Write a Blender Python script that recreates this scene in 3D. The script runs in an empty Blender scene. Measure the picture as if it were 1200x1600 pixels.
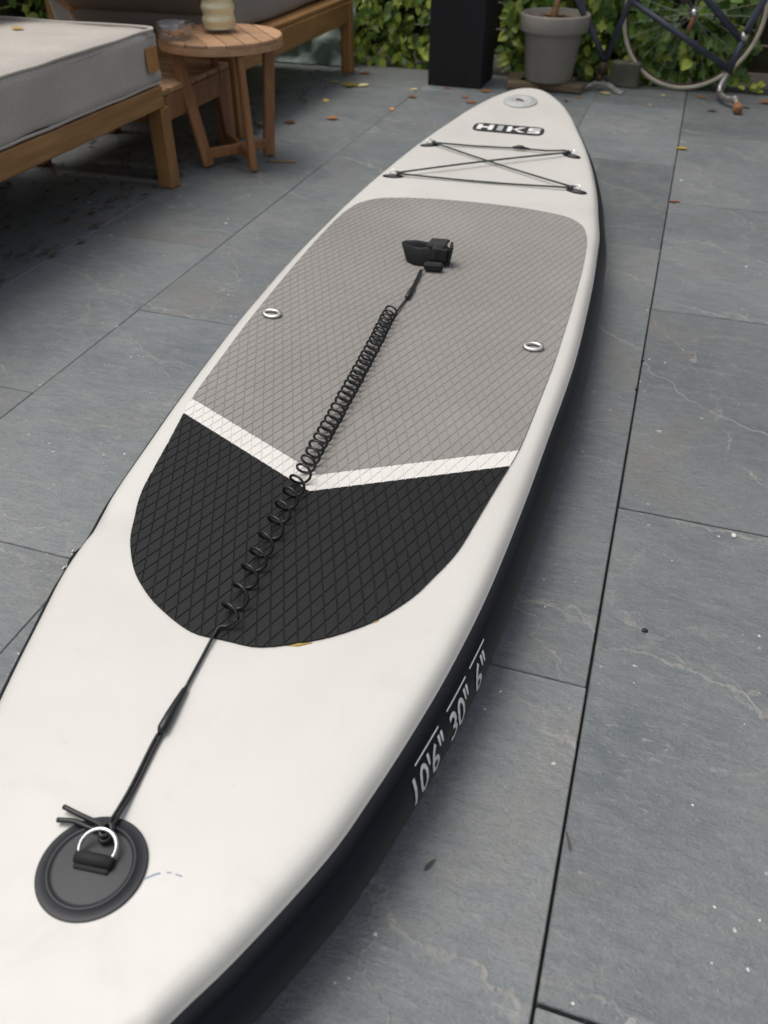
import bpy, bmesh, math, random
from mathutils import Vector, Matrix, noise

random.seed(11)
R = math.radians
scene = bpy.context.scene
COL = scene.collection

# ---------------------------------------------------------------- camera
cam_d = bpy.data.cameras.new("camera")
cam = bpy.data.objects.new("camera", cam_d)
COL.objects.link(cam)
cr = Vector((0.9505398, 0.3105522, 0.0056105))
cu = Vector((-0.2007652, 0.6005200, 0.7739955))
cf = Vector((-0.2369968, 0.7368399, -0.6331662))
cam.matrix_world = Matrix(((cr.x, cu.x, -cf.x, 0), (cr.y, cu.y, -cf.y, 0), (cr.z, cu.z, -cf.z, 0.88), (0, 0, 0, 1)))
cam_d.sensor_fit = 'VERTICAL'
cam_d.sensor_height = 36.0
cam_d.lens = 36.0 * 1276.0 / 1600.0
cam_d.clip_start = 0.02
cam_d.clip_end = 500
cam_d.dof.use_dof = True
cam_d.dof.focus_distance = 1.2
cam_d.dof.aperture_fstop = 5.6
scene.camera = cam

# ---------------------------------------------------------------- sky and sun
SUN_EL, SUN_AZ = R(70), R(275)          # azimuth clockwise from +y: light comes from the left
w = bpy.data.worlds.new("World")
scene.world = w
w.use_nodes = True
nt = w.node_tree
sky = nt.nodes.new('ShaderNodeTexSky')
sky.sky_type = 'NISHITA'
sky.sun_disc = False
sky.sun_elevation = SUN_EL
sky.sun_rotation = SUN_AZ
sky.dust_density = 3.0
sky.air_density = 1.0
nt.nodes['Background'].inputs['Strength'].default_value = 0.10
cloud = nt.nodes.new('ShaderNodeHueSaturation')       # cloud cover takes most of the blue out
cloud.inputs['Saturation'].default_value = 0.36
nt.links.new(sky.outputs[0], cloud.inputs['Color'])
nt.links.new(cloud.outputs[0], nt.nodes['Background'].inputs['Color'])
sun_d = bpy.data.lights.new("sun", 'SUN')
sun_d.energy = 1.05
sun_d.angle = R(40)
sun_d.color = (1.0, 0.94, 0.86)
sun = bpy.data.objects.new("sun", sun_d)
COL.objects.link(sun)
sd = Vector((math.sin(SUN_AZ) * math.cos(SUN_EL), math.cos(SUN_AZ) * math.cos(SUN_EL), math.sin(SUN_EL)))
sun.rotation_euler = sd.to_track_quat('Z', 'Y').to_euler()
scene.view_settings.view_transform = 'Standard'
scene.view_settings.look = 'None'
scene.view_settings.exposure = 0.7
scene.view_settings.gamma = 1
scene.cycles.use_denoising = True
scene.cycles.max_bounces = 8
scene.cycles.caustics_reflective = False
scene.cycles.caustics_refractive = False

# ---------------------------------------------------------------- materials
def node_mat(name):
    m = bpy.data.materials.new(name)
    m.use_nodes = True
    n = m.node_tree
    return m, n, n.nodes['Principled BSDF']

def N(n, t, **kw):
    x = n.nodes.new(t)
    for k, v in kw.items():
        if k.startswith('i_'):
            x.inputs[k[2:]].default_value = v
        else:
            setattr(x, k, v)
    return x

def ramp(n, src, stops):
    r = n.nodes.new('ShaderNodeValToRGB')
    e = r.color_ramp.elements
    while len(e) < len(stops):
        e.new(0.5)
    for el, (p, c) in zip(e, stops):
        el.position = p
        el.color = (c, c, c, 1) if isinstance(c, (int, float)) else (*c, 1)
    n.links.new(src, r.inputs[0])
    return r.outputs[0]

def mix(n, fac, a, b, mode='MIX'):
    x = n.nodes.new('ShaderNodeMix')
    x.data_type = 'RGBA'
    x.blend_type = mode
    for sock, v in ((x.inputs[0], fac), (x.inputs[6], a), (x.inputs[7], b)):
        if hasattr(v, 'links'):
            n.links.new(v, sock)
        elif isinstance(v, (int, float)):
            sock.default_value = v
        else:
            sock.default_value = (*v, 1)
    return x.outputs[2]

def math_n(n, op, a, b=None, c=None):
    x = n.nodes.new('ShaderNodeMath')
    x.operation = op
    for i, v in enumerate((a, b, c)):
        if v is None:
            continue
        if hasattr(v, 'links'):
            n.links.new(v, x.inputs[i])
        else:
            x.inputs[i].default_value = v
    return x.outputs[0]

def coords(n, scale=(1, 1, 1), rand=False, kind='Object'):
    tc = n.nodes.new('ShaderNodeTexCoord')
    mp = n.nodes.new('ShaderNodeMapping')
    mp.inputs['Scale'].default_value = scale
    n.links.new(tc.outputs[kind], mp.inputs['Vector'])
    if rand:
        oi = n.nodes.new('ShaderNodeObjectInfo')
        cx = n.nodes.new('ShaderNodeCombineXYZ')
        for i, k in enumerate((37.0, 91.0, 53.0)):
            n.links.new(math_n(n, 'MULTIPLY', oi.outputs['Random'], k), cx.inputs[i])
        n.links.new(cx.outputs[0], mp.inputs['Location'])
    return mp.outputs[0]

def tex(n, vec, scale, detail=4, rough=0.55, dist=0.0):
    t = N(n, 'ShaderNodeTexNoise')
    t.inputs['Scale'].default_value = scale
    t.inputs['Detail'].default_value = detail
    t.inputs['Roughness'].default_value = rough
    t.inputs['Distortion'].default_value = dist
    n.links.new(vec, t.inputs['Vector'])
    return t.outputs['Fac']

def bump(n, bsdf, h, strength=0.3, dist=0.002):
    b = n.nodes.new('ShaderNodeBump')
    b.inputs['Strength'].default_value = strength
    b.inputs['Distance'].default_value = dist
    n.links.new(h, b.inputs['Height'])
    n.links.new(b.outputs[0], bsdf.inputs['Normal'])

def simple(name, c, rough=0.5, var=0.15, scale=8, bscale=120, bstr=0.15, metal=0.0, rand=False, stretch=(1, 1, 1), bdist=0.001):
    m, n, b = node_mat(name)
    v = coords(n, stretch, rand)
    f = tex(n, v, scale, 5)
    lo = tuple(x * (1 - var) for x in c)
    hi = tuple(min(1, x * (1 + var)) for x in c)
    n.links.new(ramp(n, f, ((0.3, lo), (0.7, hi))), b.inputs['Base Color'])
    b.inputs['Roughness'].default_value = rough
    b.inputs['Metallic'].default_value = metal
    if bstr:
        bump(n, b, tex(n, v, bscale, 3), bstr, bdist)
    return m

def slate_mat():
    m, n, b = node_mat('slate')
    v = coords(n, (1, 1, 1), True)
    vs = coords(n, (7, 19, 7), True)
    vd = coords(n, (1, 1, 1), True)
    f1 = tex(n, v, 2.6, 5, 0.6)
    grain = tex(n, vs, 3.0, 7, 0.7)
    fine = tex(n, v, 90, 4, 0.7)
    col = ramp(n, f1, ((0.3, (0.112, 0.130, 0.140)), (0.52, (0.155, 0.171, 0.176)), (0.75, (0.205, 0.212, 0.206))))
    col = mix(n, ramp(n, grain, ((0.42, 0.0), (0.75, 0.5))), col, (0.25, 0.252, 0.243))
    col = mix(n, ramp(n, fine, ((0.5, 0.0), (0.8, 0.45))), col, (0.10, 0.105, 0.11))
    # rusty and ochre patches
    f2 = tex(n, v, 3.7, 4, 0.6, 0.6)
    col = mix(n, ramp(n, f2, ((0.56, 0.0), (0.8, 0.5))), col, (0.21, 0.175, 0.135))
    # per slab tone
    oi = n.nodes.new('ShaderNodeObjectInfo')
    tone = n.nodes.new('ShaderNodeHueSaturation')
    n.links.new(col, tone.inputs['Color'])
    n.links.new(math_n(n, 'MULTIPLY_ADD', oi.outputs['Random'], 0.34, 0.86), tone.inputs['Value'])
    col = tone.outputs[0]
    # cleft lines: long open waves, different on every slab
    def lines(dx, dy, nscale, amp, width, mscale, lo):
        sx = n.nodes.new('ShaderNodeSeparateXYZ')
        n.links.new(v, sx.inputs[0])
        u = math_n(n, 'ADD', math_n(n, 'MULTIPLY', sx.outputs[0], dx), math_n(n, 'MULTIPLY', sx.outputs[1], dy))
        u = math_n(n, 'ADD', u, math_n(n, 'MULTIPLY', tex(n, v, nscale, 7, 0.6), amp))
        fr = math_n(n, 'FRACT', u)
        d = math_n(n, 'ABSOLUTE', math_n(n, 'SUBTRACT', fr, 0.5))
        l = ramp(n, d, ((0.0, 1.0), (width * 0.4, 0.8), (width, 0.0)))
        k = ramp(n, tex(n, v, mscale, 4, 0.6), ((lo, 0.0), (lo + 0.14, 1.0)))
        return fr, math_n(n, 'MULTIPLY', l, k)
    a1, l1 = lines(0.9, 2.3, 1.6, 1.5, 0.015, 2.4, 0.37)
    a2, l2 = lines(2.6, 1.5, 2.0, 1.8, 0.013, 3.0, 0.42)
    a3, l3 = lines(-2.2, 4.6, 3.2, 1.8, 0.03, 4.0, 0.49)
    lm = math_n(n, 'MAXIMUM', math_n(n, 'MAXIMUM', l1, l2), math_n(n, 'MULTIPLY', l3, 0.5))
    wear = ramp(n, tex(n, v, 23, 4), ((0.35, 0.2), (0.62, 1.0)))
    col = mix(n, math_n(n, 'MULTIPLY', math_n(n, 'MULTIPLY', lm, wear), 0.62), col, (0.36, 0.34, 0.29))
    # short pale cleft flecks
    fl = tex(n, coords(n, (22, 60, 22), True), 2.0, 5, 0.65, 0.4)
    fk = ramp(n, tex(n, v, 5, 4, 0.6), ((0.42, 0.0), (0.62, 1.0)))
    col = mix(n, math_n(n, 'MULTIPLY', ramp(n, fl, ((0.57, 0.0), (0.68, 0.42))), fk), col, (0.33, 0.335, 0.33))
    pit = tex(n, v, 210, 3, 0.6)
    col = mix(n, ramp(n, pit, ((0.56, 0.0), (0.74, 0.4))), col, (0.075, 0.08, 0.086))
    pit2 = tex(n, v, 150, 3, 0.6)
    col = mix(n, ramp(n, pit2, ((0.60, 0.0), (0.74, 0.4))), col, (0.32, 0.325, 0.325))
    # scuffs
    sc = tex(n, coords(n, (9, 70, 9), True), 1.6, 3, 0.6)
    sm = ramp(n, tex(n, v, 6, 3), ((0.52, 0.0), (0.66, 1.0)))
    col = mix(n, math_n(n, 'MULTIPLY', ramp(n, sc, ((0.66, 0.0), (0.74, 0.5))), sm), col, (0.42, 0.42, 0.41))
    # white spots
    def spots(scale, r, thr):
        vo = N(n, 'ShaderNodeTexVoronoi')
        vo.inputs['Scale'].default_value = scale
        dn = n.nodes.new('ShaderNodeVectorMath'); dn.operation = 'ADD'
        nz = N(n, 'ShaderNodeTexNoise'); nz.inputs['Scale'].default_value = scale * 5
        n.links.new(v, nz.inputs['Vector'])
        sca = n.nodes.new('ShaderNodeVectorMath'); sca.operation = 'SCALE'
        sca.inputs['Scale'].default_value = 0.35 / scale
        n.links.new(nz.outputs['Color'], sca.inputs[0])
        n.links.new(v, dn.inputs[0]); n.links.new(sca.outputs[0], dn.inputs[1])
        n.links.new(dn.outputs[0], vo.inputs['Vector'])
        sep = n.nodes.new('ShaderNodeSeparateColor')
        n.links.new(vo.outputs['Color'], sep.inputs[0])
        on = math_n(n, 'GREATER_THAN', sep.outputs[0], thr)
        rad = math_n(n, 'MULTIPLY', sep.outputs[1], r)
        s = math_n(n, 'LESS_THAN', vo.outputs['Distance'], rad)
        return math_n(n, 'MULTIPLY', on, s)
    cl = ramp(n, tex(n, v, 4.5, 2), ((0.45, 0.0), (0.6, 1.0)))
    s1 = math_n(n, 'MULTIPLY', spots(24, 0.14, 0.62), cl)
    s2 = math_n(n, 'MULTIPLY', spots(85, 0.19, 0.74), ramp(n, tex(n, v, 9, 2), ((0.52, 0.0), (0.58, 1.0))))
    col = mix(n, math_n(n, 'MULTIPLY', math_n(n, 'MAXIMUM', s1, s2), 0.85), col, (0.70, 0.69, 0.64))
    n.links.new(col, b.inputs['Base Color'])
    n.links.new(ramp(n, tex(n, v, 14, 4), ((0.3, 0.36), (0.7, 0.56))), b.inputs['Roughness'])
    step = ramp(n, a1, ((0.0, 0.0), (0.488, 0.5), (0.502, 0.9), (1.0, 0.0)))
    h_fl = math_n(n, 'ADD', math_n(n, 'MULTIPLY', fl, 0.8), math_n(n, 'MULTIPLY', pit, 0.3))
    h = math_n(n, 'ADD', math_n(n, 'MULTIPLY', grain, 0.9), math_n(n, 'MULTIPLY', fine, 0.35))
    h = math_n(n, 'ADD', h, math_n(n, 'ADD', math_n(n, 'MULTIPLY', step, 0.6), h_fl))
    h = math_n(n, 'ADD', h, math_n(n, 'MULTIPLY', lm, 0.25))
    bump(n, b, h, 0.62, 0.005)
    return m

def wood_mat(name, c, dark, axis=1, rough=0.5, ring=1.0):
    m, n, b = node_mat(name)
    s = [30, 30, 30]
    s[axis] = 2.2
    v = coords(n, tuple(s), True)
    g = tex(n, v, 1.2, 6, 0.6, 0.5)
    col = ramp(n, g, ((0.3, dark), (0.6, c), (0.8, tuple(min(1, x * 1.25) for x in c))))
    p = tex(n, coords(n, (4, 4, 4), True), 1.5, 3)
    col = mix(n, ramp(n, p, ((0.4, 0.0), (0.75, 0.5))), col, dark)
    oi = n.nodes.new('ShaderNodeObjectInfo')
    hs = n.nodes.new('ShaderNodeHueSaturation')
    n.links.new(col, hs.inputs['Color'])
    n.links.new(math_n(n, 'MULTIPLY_ADD', oi.outputs['Random'], 0.35, 0.82), hs.inputs['Value'])
    n.links.new(hs.outputs[0], b.inputs['Base Color'])
    b.inputs['Roughness'].default_value = rough
    bump(n, b, g, 0.25, 0.002)
    return m

def fabric_mat(name, c, weave=900, rough=0.9):
    m, n, b = node_mat(name)
    v = coords(n)
    f = tex(n, v, 5, 5)
    fine = tex(n, v, 260, 2, 0.6)
    col = ramp(n, f, ((0.3, tuple(x * 0.86 for x in c)), (0.7, tuple(x * 1.08 for x in c))))
    col = mix(n, ramp(n, fine, ((0.4, 0.0), (0.65, 0.5))), col, tuple(x * 0.62 for x in c))
    n.links.new(col, b.inputs['Base Color'])
    b.inputs['Roughness'].default_value = rough
    if 'Sheen Weight' in b.inputs:
        b.inputs['Sheen Weight'].default_value = 0.15
    h = math_n(n, 'ADD', math_n(n, 'MULTIPLY', fine, 0.15), tex(n, v, 9, 3))
    bump(n, b, h, 0.35, 0.012)
    return m

def leaf_mat(name, c1, c2, rough=0.4):
    m, n, b = node_mat(name)
    oi = n.nodes.new('ShaderNodeObjectInfo')
    at = n.nodes.new('ShaderNodeAttribute')
    at.attribute_name = 'tone'
    r = math_n(n, 'FRACT', math_n(n, 'ADD', oi.outputs['Random'], at.outputs['Fac']))
    col = ramp(n, r, ((0.0, c1), (0.55, c2), (1.0, tuple(min(1, x * 1.7) for x in c2))))
    v = coords(n)
    col = mix(n, ramp(n, tex(n, v, 40, 3), ((0.4, 0.0), (0.8, 0.4))), col, c1)
    n.links.new(col, b.inputs['Base Color'])
    b.inputs['Roughness'].default_value = rough
    tr = n.nodes.new('ShaderNodeBsdfTranslucent')
    n.links.new(col, tr.inputs['Color'])
    mx = n.nodes.new('ShaderNodeMixShader')
    mx.inputs[0].default_value = 0.25
    n.links.new(b.outputs[0], mx.inputs[1])
    n.links.new(tr.outputs[0], mx.inputs[2])
    n.links.new(mx.outputs[0], n.nodes['Material Output'].inputs['Surface'])
    return m

def glass_mat(name, c=(1, 1, 1), rough=0.03):
    m, n, b = node_mat(name)
    b.inputs['Base Color'].default_value = (*c, 1)
    b.inputs['Transmission Weight'].default_value = 1.0
    b.inputs['Roughness'].default_value = rough
    b.inputs['IOR'].default_value = 1.45
    return m

def thin_glass(name, k=1.0):
    m, n, b = node_mat(name)
    tr = n.nodes.new('ShaderNodeBsdfTransparent'); tr.inputs[0].default_value = (0.985, 0.99, 0.985, 1)
    gl = n.nodes.new('ShaderNodeBsdfGlossy'); gl.inputs['Roughness'].default_value = 0.06
    lw = n.nodes.new('ShaderNodeLayerWeight'); lw.inputs['Blend'].default_value = 0.25
    mx = n.nodes.new('ShaderNodeMixShader')
    n.links.new(ramp(n, lw.outputs['Facing'], ((0.0, 0.08 * k), (0.5, 0.32 * k), (1.0, 0.95 * k))), mx.inputs[0]); n.links.new(tr.outputs[0], mx.inputs[1]); n.links.new(gl.outputs[0], mx.inputs[2])
    n.links.new(mx.outputs[0], n.nodes['Material Output'].inputs['Surface'])
    return m

def deck_mat():
    m, n, b = node_mat('white_pvc')
    v = coords(n)
    f = tex(n, v, 3.0, 5, 0.6)
    col = ramp(n, f, ((0.3, (0.575, 0.556, 0.513)), (0.7, (0.645, 0.627, 0.582))))
    g = tex(n, v, 11, 5, 0.65, 0.4)
    col = mix(n, ramp(n, g, ((0.56, 0.0), (0.85, 0.4))), col, (0.48, 0.45, 0.40))
    sp = tex(n, v, 60, 3, 0.6)
    col = mix(n, ramp(n, sp, ((0.70, 0.0), (0.78, 0.35))), col, (0.45, 0.43, 0.4))
    n.links.new(col, b.inputs['Base Color'])
    n.links.new(ramp(n, g, ((0.35, 0.30), (0.7, 0.46))), b.inputs['Roughness'])
    h = math_n(n, 'ADD', math_n(n, 'MULTIPLY', tex(n, v, 7, 3), 1.0), math_n(n, 'MULTIPLY', tex(n, v, 300, 2), 0.03))
    bump(n, b, h, 0.25, 0.006)
    return m

def eva_mat(name, c, rough=0.75):
    m, n, b = node_mat(name)
    v = coords(n)
    f = tex(n, v, 2.5, 5, 0.6)
    col = ramp(n, f, ((0.3, tuple(x * 0.88 for x in c)), (0.7, tuple(x * 1.1 for x in c))))
    d = tex(n, v, 22, 5, 0.7)
    col = mix(n, ramp(n, d, ((0.58, 0.0), (0.85, 0.3))), col, tuple(min(1, x * 1.5 + 0.03) for x in c))
    n.links.new(col, b.inputs['Base Color'])
    b.inputs['Roughness'].default_value = rough
    bump(n, b, tex(n, v, 500, 2), 0.2, 0.0006)
    return m

M = dict(
    slate=slate_mat(),
    sand=simple('joint_sand', (0.026, 0.024, 0.02), 0.95, 0.4, 60, 300, 0.5),
    soil=simple('dark_soil', (0.035, 0.024, 0.015), 0.95, 0.5, 14, 60, 0.8, bdist=0.01),
    teak=wood_mat('teak', (0.42, 0.225, 0.08), (0.26, 0.125, 0.04), 1),
    teak_x=wood_mat('teak_crosswise', (0.42, 0.225, 0.08), (0.26, 0.125, 0.04), 0),
    teak_z=wood_mat('teak_upright', (0.40, 0.21, 0.075), (0.24, 0.115, 0.036), 2),
    red_x=wood_mat('reddish_wood_slat', (0.55, 0.325, 0.18), (0.38, 0.205, 0.10), 0),
    red_z=wood_mat('reddish_wood_upright', (0.37, 0.175, 0.075), (0.23, 0.098, 0.038), 2),
    old=wood_mat('grey_old_timber', (0.24, 0.18, 0.11), (0.12, 0.085, 0.05), 0, 0.85),
    fence=wood_mat('mossy_fence_board', (0.05, 0.042, 0.018), (0.024, 0.02, 0.01), 0, 0.9),
    black_wood=wood_mat('black_stained_timber', (0.0075, 0.0075, 0.0085), (0.004, 0.004, 0.004), 2, 0.8),
    fabric=fabric_mat('grey_outdoor_fabric', (0.52, 0.475, 0.42)),
    fabric_d=fabric_mat('dark_grey_outdoor_fabric', (0.33, 0.29, 0.25)),
    leather=simple('tan_leather', (0.42, 0.21, 0.07), 0.5, 0.15, 20),
    deck=deck_mat(),
    rail=simple('black_pvc', (0.0062, 0.0085, 0.0125), 0.40, 0.2, 5, 14, 0.12, bdist=0.004),
    strip=simple('black_seam_tape', (0.0095, 0.011, 0.0145), 0.5, 0.2, 5, 20, 0.1, bdist=0.003),
    eva_grey=eva_mat('grey_foam', (0.258, 0.243, 0.222)),
    eva_black=eva_mat('black_foam', (0.0105, 0.0105, 0.0108), 0.55),
    eva_white=eva_mat('white_foam', (0.70, 0.67, 0.63)),
    print_white=simple('white_print', (0.78, 0.77, 0.74), 0.5, 0.08, 80, bstr=0),
    print_black=simple('black_print', (0.022, 0.024, 0.024), 0.45, 0.1, 30, bstr=0),
    print_grey=simple('silver_print', (0.42, 0.43, 0.42), 0.4, 0.3, 90, bstr=0),
    rubber=simple('charcoal_pvc', (0.022, 0.023, 0.027), 0.5, 0.12, 12, 60, 0.08),
    cord=simple('black_cord', (0.010, 0.0105, 0.0115), 0.36, 0.1, 40, 400, 0.1),
    bungee=simple('dark_grey_bungee', (0.045, 0.05, 0.045), 0.6, 0.3, 120, 300, 0.2),
    neoprene=simple('black_neoprene', (0.011, 0.0115, 0.013), 0.75, 0.2, 30, 300, 0.3),
    steel=simple('stainless_steel', (0.72, 0.71, 0.68), 0.16, 0.08, 20, bstr=0, metal=1.0),
    dull_steel=simple('brushed_steel', (0.60, 0.585, 0.55), 0.34, 0.15, 30, bstr=0, metal=0.9),
    alloy=simple('dull_alloy', (0.50, 0.485, 0.45), 0.42, 0.25, 30, 120, 0.2, metal=0.85),
    dull=simple('dull_grey_steel', (0.36, 0.34, 0.30), 0.6, 0.4, 40, 120, 0.2, metal=0.3),
    valve=simple('grey_valve_plastic', (0.44, 0.44, 0.42), 0.45, 0.08, 20, bstr=0),
    valve_dark=simple('dark_valve_slot', (0.09, 0.09, 0.085), 0.5, 0.1, 20, bstr=0),
    pot=simple('taupe_clay', (0.29, 0.26, 0.22), 0.8, 0.12, 9, 80, 0.25),
    bark=simple('plant_stem', (0.36, 0.21, 0.09), 0.8, 0.35, 30, 60, 0.5),
    blue=simple('dark_blue_enamel', (0.052, 0.057, 0.08), 0.42, 0.25, 18, 60, 0.1),
    tyre=simple('cream_rubber', (0.58, 0.52, 0.40), 0.7, 0.2, 20, 80, 0.3),
    grip=simple('brown_cork_grip', (0.27, 0.12, 0.05), 0.75, 0.35, 40, 90, 0.5),
    rust=simple('rusty_steel', (0.10, 0.065, 0.045), 0.7, 0.5, 40, 90, 0.3, metal=0.4),
    block=simple('mossy_concrete', (0.12, 0.12, 0.085), 0.9, 0.3, 20, 90, 0.5),
    wax=simple('cream_wax', (0.88, 0.80, 0.50), 0.5, 0.08, 10, bstr=0),
    ember=simple('orange_dregs', (0.5, 0.24, 0.1), 0.7, 0.5, 50, 90, 0.4),
    glass=thin_glass('clear_glass'),
    jar_glass=thin_glass('jar_glass', 0.35),
    ivy_b=leaf_mat('bright_ivy', (0.15, 0.23, 0.022), (0.46, 0.54, 0.08)),
    ivy_d=leaf_mat('deep_ivy', (0.055, 0.115, 0.018), (0.13, 0.23, 0.036)),
    dry_y=leaf_mat('yellow_dry_leaf', (0.48, 0.30, 0.06), (0.62, 0.45, 0.13), 0.6),
    dry_c=leaf_mat('cream_dry_leaf', (0.55, 0.40, 0.16), (0.66, 0.54, 0.28), 0.6),
    dry_o=leaf_mat('orange_dry_leaf', (0.36, 0.15, 0.05), (0.46, 0.23, 0.08), 0.6),
    dry_r=leaf_mat('red_brown_dry_leaf', (0.17, 0.065, 0.035), (0.23, 0.10, 0.055), 0.6),
    dry_ol=leaf_mat('olive_dry_leaf', (0.25, 0.19, 0.03), (0.36, 0.28, 0.05), 0.6),
    dry_g=leaf_mat('grey_brown_dry_leaf', (0.10, 0.08, 0.06), (0.16, 0.13, 0.1), 0.7),
    pen=simple('blue_ink', (0.25, 0.36, 0.55), 0.5, 0.2, 200, bstr=0),
    white_skin=simple('white_fleck_and_chip', (0.62, 0.6, 0.55), 0.7, 0.1, 60, 90, 0.2),
)
def plastic_sheet():
    m, n, b = node_mat('cloudy_plastic_film')
    b.inputs['Base Color'].default_value = (0.45, 0.56, 0.50, 1)
    b.inputs['Roughness'].default_value = 0.25
    b.inputs['Transmission Weight'].default_value = 0.35
    b.inputs['IOR'].default_value = 1.3
    bump(n, b, tex(n, coords(n), 14, 4, 0.6, 1.0), 0.6, 0.02)
    return m
M['film'] = plastic_sheet()
for k_, s_ in (('rail', .22), ('strip', .3), ('eva_black', .25)):
    M[k_].node_tree.nodes['Principled BSDF'].inputs['Specular IOR Level'].default_value = s_

# ---------------------------------------------------------------- mesh helpers
def link(name, me, mat=None, parent=None, smooth=False):
    o = bpy.data.objects.new(name, me)
    COL.objects.link(o)
    if mat is not None and len(me.materials) == 0:
        me.materials.append(mat)
    if parent is not None:
        o.parent = parent
    if smooth:
        for p in me.polygons:
            p.use_smooth = True
    return o

def tag(o, label=None, cat=None, group=None, kind=None):
    if label: o['label'] = label
    if cat: o['category'] = cat
    if group: o['group'] = group
    if kind: o['kind'] = kind
    return o

def empty(name, loc, rz=0.0, **kw):
    o = bpy.data.objects.new(name, None)
    o.location = loc
    o.rotation_euler = (0, 0, rz)
    o.empty_display_size = 0.05
    COL.objects.link(o)
    return tag(o, **kw)

class MB:
    def __init__(self):
        self.v = []; self.f = []; self.sm = []
    def add(self, vs, fs, smooth=False):
        k = len(self.v)
        self.v += [tuple(x) for x in vs]
        self.f += [tuple(i + k for i in f) for f in fs]
        self.sm += [smooth] * len(fs)
        return self
    def box(self, c, s, rot=None, bev=0.0):
        hx, hy, hz = s[0] / 2, s[1] / 2, s[2] / 2
        b = min(bev, hx * 0.9, hy * 0.9, hz * 0.9)
        if b <= 0:
            pts = [(x * hx, y * hy, z * hz) for z in (-1, 1) for x, y in ((-1, -1), (1, -1), (1, 1), (-1, 1))]
            fs = [(3, 2, 1, 0), (4, 5, 6, 7), (0, 1, 5, 4), (1, 2, 6, 5), (2, 3, 7, 6), (3, 0, 4, 7)]
        else:
            pts = []; fs = []
            def ringp(z, ins):
                ax, ay = hx - ins, hy - ins
                c_ = b if ins == 0 else b * 0.45
                return [(-ax + c_, -ay, z), (ax - c_, -ay, z), (ax, -ay + c_, z), (ax, ay - c_, z), (ax - c_, ay, z), (-ax + c_, ay, z), (-ax, ay - c_, z), (-ax, -ay + c_, z)]
            for z, ins in ((-hz, b), (-hz + b, 0), (hz - b, 0), (hz, b)):
                pts += ringp(z, ins)
            for k in range(3):
                for i in range(8):
                    j = (i + 1) % 8
                    fs.append((k * 8 + i, k * 8 + j, k * 8 + 8 + j, k * 8 + 8 + i))
            fs.append(tuple(range(7, -1, -1))); fs.append(tuple(range(24, 32)))
        q = rot if rot is not None else Matrix.Identity(3)
        c = Vector(c)
        return self.add([q @ Vector(p) + c for p in pts], fs)
    def bar(self, a, b, wx, wz, bev=0.004, up=(0, 0, 1)):
        a, b = Vector(a), Vector(b)
        d = (b - a); L = d.length; d.normalize()
        x = d.cross(Vector(up))
        if x.length < 1e-4: x = Vector((1, 0, 0))
        x.normalize(); z = x.cross(d)
        m = Matrix((x, d, z)).transposed()
        return self.box((a + b) / 2, (wx, L, wz), m, bev)
    def tube(self, pts, r, n=8, closed=False, caps=True):
        pts = [Vector(p) for p in pts]
        rs = r if isinstance(r, (list, tuple)) else [r] * len(pts)
        m = len(pts)
        tan = []
        for i in range(m):
            a = pts[(i - 1) % m] if (closed or i > 0) else pts[i]
            b = pts[(i + 1) % m] if (closed or i < m - 1) else pts[i]
            t = b - a
            tan.append(t.normalized() if t.length > 1e-9 else Vector((0, 0, 1)))
        u = tan[0].orthogonal().normalized()
        vs = []
        for i in range(m):
            u = u - tan[i] * u.dot(tan[i])
            if u.length < 1e-6: u = tan[i].orthogonal()
            u.normalize()
            v = tan[i].cross(u)
            for k in range(n):
                an = 2 * math.pi * k / n
                vs.append(pts[i] + (u * math.cos(an) + v * math.sin(an)) * rs[i])
        fs = []
        for i in range(m if closed else m - 1):
            j = (i + 1) % m
            for k in range(n):
                l = (k + 1) % n
                fs.append((i * n + k, i * n + l, j * n + l, j * n + k))
        self.add(vs, fs, True)
        if caps and not closed:
            k0 = len(self.v) - len(vs)
            self.f.append(tuple(k0 + k for k in range(n - 1, -1, -1))); self.sm.append(False)
            self.f.append(tuple(k0 + (m - 1) * n + k for k in range(n))); self.sm.append(False)
        return self
    def lathe(self, prof, n=32, c=(0, 0, 0), smooth=True, wob=0.0):
        vs = []; fs = []
        for r_, z in prof:
            for k in range(n):
                a = 2 * math.pi * k / n
                vs.append((c[0] + r_ * math.cos(a), c[1] + r_ * math.sin(a), c[2] + z))
        m = len(prof)
        for i in range(m - 1):
            for k in range(n):
                l = (k + 1) % n
                fs.append((i * n + k, i * n + l, i * n + n + l, i * n + n + k))
        fs.append(tuple(range(n - 1, -1, -1)))
        fs.append(tuple((m - 1) * n + k for k in range(n)))
        return self.add(vs, fs, smooth)
    def build(self, name, mat, parent=None, **kw):
        me = bpy.data.meshes.new(name)
        me.from_pydata(self.v, [], self.f)
        me.polygons.foreach_set('use_smooth', self.sm)
        me.update()
        o = link(name, me, mat, parent)
        return tag(o, **kw) if kw else o

def auto_smooth(o, ang=35):
    me = o.data
    for p in me.polygons:
        p.use_smooth = True
    try:
        me.set_sharp_from_angle(angle=R(ang))
    except Exception:
        pass
    return o

def cr_spline(pts, per=8):
    P = [Vector(p) for p in pts]
    P = [P[0] * 2 - P[1]] + P + [P[-1] * 2 - P[-2]]
    out = []
    for i in range(1, len(P) - 2):
        for k in range(per):
            t = k / per
            a, b, c, d = P[i - 1], P[i], P[i + 1], P[i + 2]
            out.append(0.5 * ((2 * b) + (c - a) * t + (2 * a - 5 * b + 4 * c - d) * t * t + (3 * b - a - 3 * c + d) * t ** 3))
    out.append(P[-2])
    return out

def interp(tab, x):
    if x <= tab[0][0]: return tab[0][1]
    for (a, b), (c, d) in zip(tab, tab[1:]):
        if x <= c:
            return b + (d - b) * (x - a) / (c - a)
    return tab[-1][1]

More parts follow.
